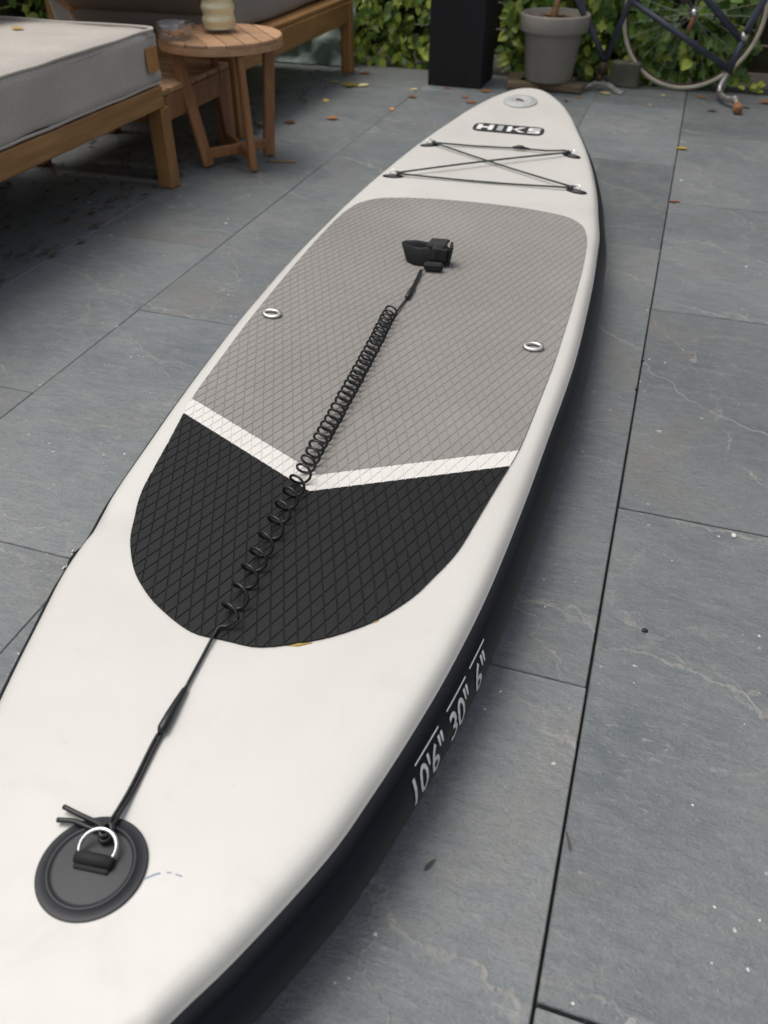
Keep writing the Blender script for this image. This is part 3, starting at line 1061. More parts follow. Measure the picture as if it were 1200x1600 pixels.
# pen line and yellow glue along the pad edge
q = MB()
PP = cr_spline([(.045, .262, 0), (.056, .272, 0), (.067, .277, 0), (.080, .277, 0)], 6)
q.tube([(p.x, p.y, DZ + .0002 + rock(p.y)) for p in PP[:9]], .0005, 4); q.tube([(p.x, p.y, DZ + .0002 + rock(p.y)) for p in PP[11:14]], .0004, 4); q.tube([(p.x, p.y, DZ + .0002 + rock(p.y)) for p in PP[15:]], .0004, 4)
q.build('pen_mark', M['pen'], board)
q = MB()
q.tube([(.075, .5625, DZ + .0003), (.085, .5665, DZ + .0004), (.10, .5745, DZ + .0003)], [.0005, .0022, .0005], 6)
q.tube([(.16, .625, DZ + .0003), (.165, .630, DZ + .0003)], [.0012, .0008], 6)
q.build('glue_smear', M['dry_y'], board)
q = MB()
for i in range(14):
    s = .665 + random.uniform(-.02, .03)
    wv, sl = half_w(s)
    q.box((-(wv + .0265 + random.uniform(-.003, .000)), s, .104 + random.uniform(-.005, .005)), (.0022, random.uniform(.003, .008), random.uniform(.002, .005)))
q.build('label_fleck', M['white_skin'], board)  # glint of the side label put in as white flecks
wv, sl = half_w(.672)
q = MB()
q.tube([(-(wv + .008), .635, .100), (-(wv + .014), .650, .101), (-(wv + .018), .668, .102), (-(wv + .019), .684, .102), (-(wv + .017), .700, .101), (-(wv + .014), .716, .100)], [.003, .007, .0085, .008, .006, .003], 10)
q.build('label_peel', M['rail'], board)  # bulge standing for the peeling rail label

# ================================================================ LEASH (rests on the board)
lea = empty('leash', BT, BRZ, label='black coiled ankle leash running along the middle of the white board', cat='leash')
def dz(s): return DZ + rock(s)
# coil
P = []
AX = [(.565, -.004), (.62, -.007), (.75, -.013), (.86, -.017), (1.0, -.020), (1.2, -.024), (1.42, -.033)]
def axx(s): return interp(AX, s)
RW = .0021; RC = .0115
s = .572; ph = 0.0
s_end = 1.425
while s < s_end:
    pitch = .033 if s < .82 else (.033 - (s - .82) / .10 * .0145 if s < .92 else .0185)
    rc_ = RC * (1.05 if s < .85 else 1.0) * (1 + .05 * noise.noise(Vector((s * 40, 0, 0))))
    jit = .0022 * noise.noise(Vector((s * 25, 4, 0)))
    P.append((axx(s) + jit + rc_ * math.cos(ph) * 1.1, s, dz(s) + .0036 + RC + RW + rc_ * math.sin(ph)))
    dp = 2 * math.pi / 15
    ph += dp
    s += pitch / 15 * (1 + .35 * noise.noise(Vector((s * 30, 9, 2))))
mb = MB().tube(P, RW, 7)
mb.build('coil', M['cord'], lea)
P0, P1 = Vector(P[0]), Vector(P[-1])
cordp = cr_spline([(-.003, .290, dz(.29) + .011), (-.006, .34, dz(.34) + .0035), (-.010, .395, dz(.395) + .0035), (-.010, .42, dz(.42) + .004)], 8)
mb = MB()
for dx in (-.0021, .0021):
    mb.tube([(p.x + dx * (1 if i < 20 else .5), p.y, p.z) for i, p in enumerate(cordp)], .0019, 7)
mb.build('double_cord', M['cord'], lea)
mb = MB().tube([(-.0095, .408, dz(.41) + .0055), (-.0096, .414, dz(.41) + .0065), (-.0102, .432, dz(.43) + .0062), (-.0108, .45, dz(.45) + .0055), (-.0112, .468, dz(.468) + .0045), (-.0113, .472, dz(.47) + .004)], [.003, .0056, .0054, .0044, .0034, .002], 10)
mb.build('lower_swivel', M['cord'], lea)
mb = MB().tube(cr_spline([(-.0113, .47, dz(.47) + .004), (-.013, .52, dz(.52) + .004), (-.0135, .548, dz(.55) + .0055), (-.012, .562, dz(.56) + .007), (-.003, .566, dz(.566) + .008), tuple(P0)], 6), .0021, 7)
mb.build('lower_cord', M['cord'], lea)
mb = MB().tube(cr_spline([tuple(P1), (-.026, 1.44, dz(1.44) + .008), (-.024, 1.48, dz(1.48) + .007), (-.022, 1.52, dz(1.52) + .007)], 6), .0022, 7)
mb.build('upper_cord', M['cord'], lea)
mb = MB().tube([(-.0225, 1.500, dz(1.5) + .007), (-.0222, 1.505, dz(1.5) + .0085), (-.0222, 1.54, dz(1.5) + .0085), (-.0225, 1.558, dz(1.5) + .0075), (-.0228, 1.562, dz(1.5) + .007)], [.003, .0058, .0056, .0046, .003], 10)
mb.build('upper_swivel', M['cord'], lea)
mb = MB()
for dx in (-.0022, .0022):
    mb.tube(cr_spline([(-.0228 + dx, 1.558, dz(1.56) + .007), (-.0245 + dx, 1.60, dz(1.6) + .008), (-.026 + dx, 1.645, dz(1.64) + .010)], 5), .002, 6)
mb.build('upper_loop', M['cord'], lea)
# knot with two loose ends at the steel ring
mb = MB()
mb.tube(cr_spline([(-.008, .292, dz(.29) + .012), (-.004, .299, dz(.29) + .016), (.003, .294, dz(.29) + .016), (.003, .287, dz(.29) + .010), (-.004, .284, dz(.29) + .008), (-.008, .292, dz(.29) + .010)], 6), .0024, 7)
mb.tube(cr_spline([(-.002, .300, dz(.3) + .010), (-.008, .293, dz(.3) + .014), (-.004, .286, dz(.3) + .014), (.002, .290, dz(.3) + .013)], 6), .0024, 7)
mb.build('knot', M['cord'], lea)
mb = MB()
mb.tube(cr_spline([(-.006, .296, dz(.3) + .009), (-.022, .300, dz(.3) + .0075), (-.040, .303, dz(.3) + .0062), (-.058, .306, dz(.3) + .0065)], 6), .0026, 7)
mb.tube(cr_spline([(-.006, .293, dz(.3) + .008), (-.022, .2935, dz(.3) + .0065), (-.040, .2955, dz(.3) + .006), (-.057, .293, dz(.3) + .005)], 6), .0026, 7)
mb.build('loose_end', M['cord'], lea)
# ankle cuff: a padded band standing on edge
cz = dz(1.70) + .0036
def band(path, width, th, name, mat, parent, tilt=(0, 0)):
    mb = MB(); n = len(path)
    P = [Vector((x, y, 0)) for x, y in path]
    vs = []
    for i in range(n):
        t = (P[(i + 1) % n] - P[i - 1]).normalized()
        nn = Vector((t.y, -t.x, 0))
        for o_, z in ((-th / 2, .002), (-th / 2, width - .002), (-th / 4, width), (th / 4, width), (th / 2, width - .002), (th / 2, .002), (th / 4, 0), (-th / 4, 0)):
            k = z / width - .5
            wob = .006 * noise.noise(Vector((P[i].x * 38, P[i].y * 38, z * 34))) + .002 * noise.noise(Vector((P[i].x * 110, P[i].y * 110, z * 70)))
            p = P[i] + nn * (o_ + wob) + Vector((tilt[0] * k, tilt[1] * k, z))
            vs.append(p)
    fs = []
    for i in range(n):
        j = (i + 1) % n
        for k in range(8):
            l = (k + 1) % 8
            fs.append((i * 8 + k, j * 8 + k, j * 8 + l, i * 8 + l))
    mb.add(vs, fs, True)
    return auto_smooth(mb.build(name, mat, parent), 50)
path = []
for k in range(40):
    a = 2 * math.pi * k / 40
    rx, ry = .033, .021
    path.append((-.050 + rx * math.cos(a) * (1 + .08 * math.cos(2 * a + .6)), 1.708 + ry * math.sin(a)))
cuff = band(path, .036, .006, 'ankle_cuff', M['neoprene'], lea, (-.012, .012))
Q = Matrix.Rotation(R(14), 3, 'Z') @ Matrix.Rotation(R(-9), 3, 'X') @ Matrix.Rotation(R(7), 3, 'Y')
MB().box((-.006, 1.704, .0235), (.040, .040, .036), Q, .007).build('folded_strap', M['neoprene'], cuff)
Q2 = Matrix.Rotation(R(-10), 3, 'Z') @ Matrix.Rotation(R(10), 3, 'X') @ Matrix.Rotation(R(-6), 3, 'Y')
MB().box((-.013, 1.712, .0425), (.046, .034, .007), Q2, .003).build('velcro_flap', M['neoprene'], cuff)
MB().box((.0165, 1.705, .024), (.006, .036, .044), Matrix.Rotation(R(12), 3, 'Z') @ Matrix.Rotation(R(10), 3, 'Y'), .002).build('velcro_flap', M['neoprene'], cuff)
MB().box((-.010, 1.660, .010), (.042, .016, .018), Matrix.Rotation(R(6), 3, 'Z'), .004).build('rail_saver_tab', M['neoprene'], cuff)
cuff.location = (.007, 0, cz)

# ================================================================ DAYBED (left, front)
def legs(root, pts, sx, sy, h, mat):
    for x, y in pts:
        MB().box((x, y, h / 2), (sx, sy, h), None, .004).build('leg', mat, root)
def cushion_mesh(w_, l_, h_, seg=(22, 22, 5), rnd=.018, puff=.010, wob=.004, seed=0):
    nx, ny, nz = seg
    bm = bmesh.new()
    bmesh.ops.create_cube(bm, size=1.0)
    bmesh.ops.subdivide_edges(bm, edges=bm.edges[:], cuts=14, use_grid_fill=True)
    for v in bm.verts:
        x, y, z = v.co.x * 2, v.co.y * 2, v.co.z * 2
        def sp(t): return math.copysign(abs(t) ** .8, t)
        p = Vector((sp(x) * w_ / 2, sp(y) * l_ / 2, z * h_ / 2))
        c = Vector((max(-w_ / 2 + rnd, min(w_ / 2 - rnd, p.x)), max(-l_ / 2 + rnd, min(l_ / 2 - rnd, p.y)), max(-h_ / 2 + rnd, min(h_ / 2 - rnd, p.z))))
        d = p - c
        if d.length > rnd: d = d.normalized() * rnd
        p = c + d
        p.z += puff * (1 - x * x) * (1 - y * y) * (1 if z > .5 else (0 if z > -.5 else -.2))
        k = wob * noise.noise(Vector((p.x * 5 + seed, p.y * 5, p.z * 6)))
        k2 = wob * .6 * noise.noise(Vector((p.x * 14 + seed, p.y * 14, p.z * 10)))
        nn = Vector((x ** 5, y ** 5, z ** 5 * .4))
        p += nn * (k + k2)
        v.co = p
    me = bpy.data.meshes.new('cushion')
    bm.to_mesh(me); bm.free()
    for p in me.polygons: p.use_smooth = True
    return me
def piping(w_, l_, z, r_, rnd, seed=0):
    P = round_rect(-w_ / 2, w_ / 2, -l_ / 2, l_ / 2, rnd, 5)
    out = []
    for a, b in zip(P, P[1:] + P[:1]):
        n = max(1, int(math.hypot(b[0] - a[0], b[1] - a[1]) / .05))
        for k in range(n):
            x, y = a[0] + (b[0] - a[0]) * k / n, a[1] + (b[1] - a[1]) * k / n
            out.append((x, y, z + .0025 * noise.noise(Vector((x * 9 + seed, y * 9, 0)))))
    return out
BX0, BX1, BY0, BY1 = -3.05, -1.50, 0.30, 2.444
bed = empty('daybed', ((BX0 + BX1) / 2, (BY0 + BY1) / 2, 0), 0, label='teak daybed with thick pale grey mattress, nearest the camera on the left', cat='daybed')
bw, bl_ = BX1 - BX0, BY1 - BY0
me = cushion_mesh(bw, bl_, .155, rnd=.028, puff=.010, wob=.010)
mat_o = link('mattress', me, M['fabric'], bed); mat_o.location = (0, 0, .3825)
MB().tube(piping(bw - .012, bl_ - .012,   .0705, .004, .03), .0052, 6, closed=True).build('piping', M['fabric'], mat_o)
MB().tube(piping(bw - .008, bl_ - .008, .0555, .0035, .03, 4), .003, 6, closed=True).build('piping', M['fabric'], mat_o)
MB().tube(piping(bw - .012, bl_ - .012, -.0705, .004, .03), .004, 6, closed=True).build('piping', M['fabric'], mat_o)
tg = MB().box((0, 0, 0), (.003, .062, .066), None, .001).build('leather_tag', M['leather'], bed)
tg.location = (bw / 2 + .004, 2.376 - (BY0 + BY1) / 2 - .0, .381)
MB().box((bw / 2 - .020, -.01, .273), (.034, bl_ - .03, .062), None, .004).build('side_rail', M['teak'], bed)
MB().box((-bw / 2 + .020, -.01, .273), (.034, bl_ - .03, .062), None, .004).build('side_rail', M['teak'], bed)
MB().box((0, bl_ / 2 - .035, .273), (bw - .12, .034, .062), None, .004).build('end_rail', M['teak_x'], bed)
MB().box((0, -bl_ / 2 + .035, .273), (bw - .12, .034, .062), None, .004).build('end_rail', M['teak_x'], bed)
for i in range(14):
    MB().box((0, -bl_ / 2 + .12 + i * (bl_ - .24) / 13, .293), (bw - .09, .07, .018), None, .002).build('slat', M['teak_x'], bed)
for x in (bw / 2 - .0285, -bw / 2 + .0285):
    for y in (bl_ / 2 - .026, -bl_ / 2 + .026):
        MB().box((x, y, .1205), (.053, .052, .241), None, .004).build('leg', M['teak_z'], bed)
pil = link('pillow', cushion_mesh(.46, .46, .13, rnd=.05, puff=.03, wob=.008, seed=3), M['fabric'])
pil.data.name = 'pillow'
pil.location = (-2.185, 2.24, .548); pil.rotation_euler = (R(28), R(4), R(-6))
tag(pil, 'pale grey pillow lying on the far corner of the daybed', 'pillow')

# ================================================================ SLATTED BENCHES BEHIND
def bench(name, label, cat, x0, x1, y0, y1, ztop, rail_h, leg_h, slat_along_x=True, nsl=6, mat_s=None, mat_r=None, mat_l=None):
    cx, cy = (x0 + x1) / 2, (y0 + y1) / 2
    root = empty(name, (cx, cy, 0), 0, label=label, cat=cat)
    w_, l_ = x1 - x0, y1 - y0
    zr = ztop - .018 - .001
    for sx in (1, -1):
        MB().box((sx * (w_ / 2 - .018), 0, zr - rail_h / 2), (.032, l_ - .11, rail_h), None, .003).build('side_rail', mat_r or M['teak'], root)
    for sy in (1, -1):
        MB().box((0, sy * (l_ / 2 - .018), zr - rail_h / 2), (w_ - .11, .032, rail_h), None, .003).build('end_rail', M['teak_x'], root)
    for sx in (1, -1):
        for sy in (1, -1):
            MB().box((sx * (w_ / 2 - .027), sy * (l_ / 2 - .027), (zr - .0005) / 2), (.052, .052, zr - .0005), None, .004).build('leg', mat_l or M['teak_z'], root)
    if slat_along_x:
        n = nsl
        for i in range(n):
            sw = l_ / n
            MB().box((0, -l_ / 2 + (i + .5) * sw, ztop - .009), (w_ - .004, sw - .008, .018), None, .003).build('slat', mat_s or M['teak_x'], root)
    else:
        n = nsl
        for i in range(n):
            sw = w_ / n
            MB().box((-w_ / 2 + (i + .5) * sw, 0, ztop - .009), (sw - .014, l_ - .004, .018), None, .003).build('slat', mat_s or M['teak'], root)
    return root
bench('low_slatted_table', 'low reddish slatted table between the daybed and the lounger, behind the round table', 'table', -2.1, -1.545, 2.455, 2.955, .272, .075, .25, True, 6, M['red_x'], M['red_z'], M['red_z'])
lg = bench('lounger', 'long teak lounger with raised grey backrest cushion beside the ivy, behind the round table', 'lounger', -2.32, -1.545, 2.985, 4.275, .325, .085, .25, False, 7)
cu1 = link('seat_cushion', cushion_mesh(.68, 1.16, .15, rnd=.025, puff=.008, wob=.006, seed=7), M['fabric_d'], lg)
cu1.location = (-.02, .05, .325 + .077)
cu2 = link('backrest_cushion', cushion_mesh(.68, .72, .14, rnd=.025, puff=.008, wob=.006, seed=27), M['fabric_d'], lg)
cu2.location = (-.02, -.80, .625); cu2.rotation_euler = (R(-31), 0, 0)
MB().bar((.30, -.52, .385), (.30, -1.08, .721), .05, .022, .003).build('backrest_rail', M['teak'], lg)
MB().bar((-.34, -.52, .385), (-.34, -1.08, .721), .05, .022, .003).build('backrest_rail', M['teak'], lg)
bc_ = link('loose_cushion', cushion_mesh(.26, .60, .60, rnd=.04, puff=.01, wob=.008, seed=17), M['fabric_d'])
bc_.data.name = 'loose_cushion'
bc_.location = (-2.60, 3.78, .30); bc_.rotation_euler = (R(0), R(-9), R(14))
tag(bc_, 'grey-brown cushion leaning behind the daybed, left of the lounger', 'cushion')
wp = MB().box((0, 0, .6), (.085, .085, 1.2), None, .005).build('wooden_stake', M['teak_z'])
wp.location = (-2.95, 3.92, -.0); wp.rotation_euler = (0, R(0), R(12))
tag(wp, 'upright orange-brown wooden stake in front of the far left ivy', 'post')

# ================================================================ ROUND SIDE TABLE
TX, TY, TZ = -1.470, 2.768, .392
tab = empty('side_table', (TX, TY, 0), 0, label='small round slatted wooden side table beside the daybed', cat='table')
TR = .203
sd_ = Vector((-0.645, 0.765)).normalized()      # slats run this way
sn = Vector((sd_.y, -sd_.x))
slw = 2 * TR / 7
for i in range(7):
    a, b = -TR + i * slw + .0016, -TR + (i + 1) * slw - .0016
    PT = []
    nn = 7
    for k in range(nn + 1):
        t = a + (b - a) * k / nn
        PT.append((t, math.sqrt(max(0, TR * TR - t * t))))
    for k in range(nn, -1, -1):
        t = a + (b - a) * k / nn
        PT.append((t, -math.sqrt(max(0, TR * TR - t * t))))
    PT = [(sn.x * u + sd_.x * v, sn.y * u + sd_.y * v) for u, v in PT]
    if area(PT) < 0: PT.reverse()
    m = len(PT)
    q = MB()
    zt, zb = TZ, TZ - .012
    q.add([(x * .985, y * .985, zt) for x, y in PT] + [(x, y, zt - .003) for x, y in PT] + [(x, y, zb) for x, y in PT],
          [tuple(range(m))] + [(k, k + m, (k + 1) % m + m, (k + 1) % m) for k in range(m)] + [(k + m, k + 2 * m, (k + 1) % m + 2 * m, (k + 1) % m + m) for k in range(m)] + [tuple(range(3 * m - 1, 2 * m - 1, -1))])
    q.build('slat', M['red_x'], tab)
q = MB(); n = 48
rg = []
for r_, z in ((TR - .002, TZ - .0125), (TR + .001, TZ - .014), (TR + .001, TZ - .032), (TR - .004, TZ - .034), (TR - .022, TZ - .034), (TR - .022, TZ - .0125)):
    rg.append([(r_ * math.cos(2 * math.pi * k / n), r_ * math.sin(2 * math.pi * k / n), z) for k in range(n)])
rg.append(rg[0])
loft(rg, q, False)
q.build('rim', M['red_x'], tab)
bots = [(-1.494, 2.641), (-1.335, 2.650), (-1.350, 2.830), (-1.520, 2.860)]
foot = []
for (x, y) in bots:
    d = Vector((x - (-1.425), y - 2.745)).normalized()
    foot.append(d)
feet = [(x - TX + (-.008 if k != 1 else 0), y - TY) for k, (x, y) in enumerate(bots)]
cxm, cym = sum(f[0] for f in feet) / 4, sum(f[1] for f in feet) / 4
for fx, fy in feet:
    d = Vector((fx - cxm, fy - cym)).normalized()
    top = Vector((d.x * .170, d.y * .170, TZ - .034))
    MB().bar(Vector((fx, fy, .004)), top, .022, .040, .004, up=(d.x, d.y, 0)).build('leg', M['red_z'], tab)
for k, zc in ((0, .045), (1, .0445)):
    a, b = Vector((*feet[k], zc)), Vector((*feet[k + 2], zc))
    dd = (b - a).normalized() * .008
    MB().bar(a + dd, b - dd, .020 - k * .001, .034, .003).build('stretcher', M['red_z'], tab)
# candle in ribbed glass jar
jx, jy = -1.487, 2.800
jar = empty('candle_jar', (jx, jy, TZ), 0, label='ribbed glass jar of cream wax standing on the round side table', cat='candle')
pf = []
for k in range(31):
    z = .004 + .125 * k / 30
    pf.append((.058 + .0026 * math.cos(2 * math.pi * z / .036), z))
q = MB().lathe([(.030, .0005), (.054, .001)] + pf + [(.055, .131), (.053, .129)] + [(r_ - .005, z) for r_, z in reversed(pf[1:])] + [(.02, .007)], 40)
q.build('glass', M['jar_glass'], jar)
MB().lathe([(.01, .0085)] + [(r_ - .0056, z) for r_, z in pf[2:27]] + [(.03, pf[26][1] - .002), (.003, pf[26][1] - .002)], 40).build('wax', M['wax'], jar)
MB().tube([(0, 0, .110), (.001, 0, .118), (.002, 0, .124)], .0012, 6).build('wick', M['cord'], jar)
# ashtray
ax_, ay_ = -1.560, 2.635
ash = empty('glass_bowl', (ax_, ay_, TZ), 0, label='low clear glass bowl with orange dregs on the round side table', cat='bowl')
q = MB().lathe([(.03, .0006), (.050, .001), (.056, .006), (.063, .040), (.064, .046), (.061, .047), (.058, .044), (.050, .010), (.02, .008), (.002, .008)], 36)
q.build('glass', M['glass'], ash)
q = MB()
for i in range(9):
    a = random.uniform(0, 6.28); r_ = random.uniform(0, .032)
    q.box((r_ * math.cos(a), r_ * math.sin(a), .0145 + random.uniform(0, .008)), (.022, .010, .008), Matrix.Rotation(random.uniform(0, 3), 3, 'Z') @ Matrix.Rotation(random.uniform(-.5, .5), 3, 'X'), .002)
q.build('dregs', M['ember'], ash)

# ================================================================ PLASTIC FILM behind the lounger
q = MB(); nx, nz = 26, 16
vs = []
for j in range(nz + 1):
    for i in range(nx + 1):
        u, v = i / nx, j / nz
        x = -2.12 + .53 * u
        z = .006 + .30 * v * (.72 + .28 * u)
        n3 = noise.noise(Vector((u * 5, v * 4, 2))); n4 = noise.noise(Vector((u * 13, v * 8, 7)))
        vs.append((x, 4.40 - .05 * (1 - v) + .035 * n3 + .014 * n4, z + .012 * n4 * v))
q.add(vs, [(j * (nx + 1) + i, j * (nx + 1) + i + 1, (j + 1) * (nx + 1) + i + 1, (j + 1) * (nx + 1) + i) for j in range(nz) for i in range(nx)], True)
k = len(vs)
q.add([(x, y + .03 + .01 * math.sin(x * 40), z * .92) for x, y, z in vs], [(j * (nx + 1) + i + 1, j * (nx + 1) + i, (j + 1) * (nx + 1) + i, (j + 1) * (nx + 1) + i + 1) for j in range(nz) for i in range(nx)], True)
q.build('plastic_sheet', M['film'], label='crumpled cloudy plastic sheet standing behind the end of the lounger', cat='plastic sheet')

# ================================================================ POT ON TIMBER OFFCUTS
PX, PY, PZ = -.580, 4.245, .036
pot = empty('plant_pot', (PX, PY, PZ), 0, label='taupe clay pot with a bare cut stem standing on timber offcuts', cat='pot')
MB().lathe([(.085, .0005), (.104, .001), (.107, .006), (.128, .196), (.131, .199), (.149, .200), (.152, .204), (.156, .262), (.153, .268), (.147, .269), (.142, .265), (.138, .225), (.02, .222)], 48).build('pot_body', M['pot'], pot)
MB().lathe([(.139, .205), (.139, .238), (.10, .244), (.05, .246), (.002, .248)], 28).build('potting_soil', M['soil'], pot)
MB().tube([(-.008, .02, .24), (-.008, .018, .265), (-.003, .012, .295), (.002, .008, .33)], [.022, .016, .013, .012], 9).build('cut_stem', M['bark'], pot)
q = MB()
for i in range(14):
    a = random.uniform(0, 6.28); r_ = random.uniform(.05, .12)
    q.box((r_ * math.cos(a), r_ * math.sin(a), .252), (.03, .012, .006), Matrix.Rotation(random.uniform(0, 3), 3, 'Z') @ Matrix.Rotation(random.uniform(-.4, .4), 3, 'X'), .002)
q.build('bark_chip', M['bark'], pot)
for x, y, rz, lx, ly, lab in ((-.690, 4.262, 8, .155, .20, 'weathered timber offcut under the left of the clay pot'),
                              (-.560, 4.215, -7, .30, .072, 'weathered timber offcut under the front of the clay pot'),
                              (-.535, 4.31, -4, .14, .10, 'weathered timber offcut under the back of the clay pot')):
    o = MB().box((0, 0, .0175), (lx, ly, .034), None, .006).build('timber_offcut', M['old'], label=lab, cat='wood', group='timber offcuts under the pot')
    o.location = (x, y, .0005); o.rotation_euler = (0, 0, R(rz))

# ================================================================ BICYCLE FRAME, UPSIDE DOWN
YB = 4.285
bk = empty('upturned_bicycle', (0, YB, 0), 0, label='dark blue bicycle frame standing upside down without wheels or saddle cover', cat='bicycle')
BB = (-.21, 0, .582); SC = (-.336, 0, .122); HB = (.200, 0, .108); HT = (.228, 0, .238)
def tube(name, a, b, r_, mat='blue', n=12):
    return MB().tube([a, b], r_, n).build(name, M[mat], bk)
tube('seat_tube', SC, BB, .0135)
tube('top_tube', (.197, 0, .124), (-.271, 0, .362), .0125)
tube('down_tube', (.226, 0, .232), BB, .0145)
tube('head_tube', HB, (.231, 0, .25), .0158)
tube('head_collar', (.2275, 0, .236), (.2335, 0, .262), .018, 'alloy')
for sy in (1, -1):
    MB().tube(cr_spline([(.234, 0, .262), (.238, sy * .03, .285), (.262, sy * .045, .36), (.30, sy * .048, .47), (.36, sy * .05, .62)], 6), [.0125] * 12 + [.011] * 13, 10).build('fork_blade', M['blue'], bk)
    MB().tube([(SC[0] - .004, sy * .008, SC[2] + .006), (-.40, sy * .02, .215), (-.50, sy * .045, .36), (-.63, sy * .06, .548)], .0095, 9).build('seat_stay', M['blue'], bk)
    MB().tube([(BB[0], sy * .022, BB[2]), (-.63, sy * .06, .548)], .0095, 9).build('chain_stay', M['blue'], bk)
MB().tube([(BB[0], -.036, BB[2]), (BB[0], .036, BB[2])], .024, 14).build('bottom_bracket', M['alloy'], bk)
tube('seat_clamp', (-.338, 0, .118), (-.349, 0, .072), .0185, 'rust')
tube('seat_post', (-.348, 0, .076), (-.353, 0, .036), .0135, 'rust')
sad = MB()
for sy in (-1, 1):
    sad.tube(cr_spline([(-.408, sy * .012 - .03, .006), (-.388, sy * .014 - .022, .022), (-.355, sy * .018, .034), (-.30, sy * .022 - .012, .026), (-.262, sy * .022 - .035, .010), (-.232, sy * .018 - .05, .006)], 6), .0046, 8)
sad.build('saddle_rail', M['dull'], bk)
st = MB()
st.tube(cr_spline([(.198, 0, .112), (.190, -.004, .085), (.180, -.02, .052), (.182, -.045, .036)], 6), .0125, 10)
st.build('stem', M['alloy'], bk)
hb = MB()
ctrl = [(.184, -.02, .032), (.190, -.055, .030), (.205, -.095, .0285), (.228, -.125, .030), (.247, -.150, .034), (.254, -.178, .029), (.258, -.205, .022)]
hb.tube(cr_spline(ctrl, 6), .0115, 10)
ctrl2 = [(.184, -.02, .032), (.188, .03, .030), (.196, .09, .029), (.204, .15, .028)]
hb.tube(cr_spline(ctrl2, 6), .0115, 10)
hb.build('handlebar', M['alloy'], bk)
MB().tube([(.2575, -.196, .0225), (.258, -.203, .0225), (.2605, -.225, .0205), (.263, -.252, .0195), (.2635, -.262, .0195), (.2637, -.266, .0195)], [.013, .017, .0185, .0185, .0165, .010], 14).build('grip', M['grip'], bk)
tube('clamp_band', (.2455, -.142, .033), (.2495, -.158, .0335), .0158, 'alloy')

# ================================================================ CREAM WHEEL BEHIND THE FRAME
WX, WY, WR = .004, 4.415, .296
wh = empty('bicycle_wheel', (WX, WY, 0), 0, label='bicycle wheel with a cream tyre leaning behind the blue frame', cat='wheel')
LEAN = .10
def wp_(a, r_, off=0.0):
    z = WR + .012 + r_ * math.sin(a)
    return (r_ * math.cos(a), off + LEAN * (z - .3) * .35, z)
MB().tube([wp_(2 * math.pi * k / 72, WR) for k in range(72)], .0098, 10, closed=True).build('tyre', M['tyre'], wh)
MB().tube([wp_(2 * math.pi * k / 72, WR - .012) for k in range(72)], .005, 8, closed=True).build('rim', M['rust'], wh)
hubz = WR + .012
MB().tube([(0, -.045, hubz), (0, -.040, hubz), (0, -.03, hubz), (0, .03, hubz), (0, .04, hubz), (0, .045, hubz)], [.008, .019, .012, .012, .019, .008], 14).build('hub', M['alloy'], wh)
for k in range(32):
    a = 2 * math.pi * k / 32
    side = -.036 if k % 2 else .036
    b = a + (.55 if (k // 2) % 2 else -.55)
    p0 = (.017 * math.cos(b), side, hubz + .017 * math.sin(b))
    MB().tube([p0, wp_(a, WR - .018)], .0008, 4, caps=False).build('spoke', M['alloy'], wh)
q = MB().lathe([(.005, -.010), (.013, -.008), (.0165, 0), (.013, .009), (.004, .012)], 16)
sk = q.build('quick_release', M['steel'], wh); sk.location = (0, -.056, hubz + .008); sk.rotation_euler = (R(90), 0, 0)
MB().tube([(.000, -.058, hubz - .004), (-.002, -.064, hubz - .03), (-.005, -.066, hubz - .058), (-.007, -.063, hubz - .082)], [.0085, .0095, .0085, .0055], 9).build('lever', M['grip'], sk.parent)

# grey block under the frame
o = MB().box((0, 0, .052), (.135, .06, .104), None, .006).build('concrete_block', M['block'], label='mossy grey concrete block standing behind the bare saddle rails', cat='block')
o.location = (-.245, 4.40, .0005); o.rotation_euler = (0, 0, R(-6))

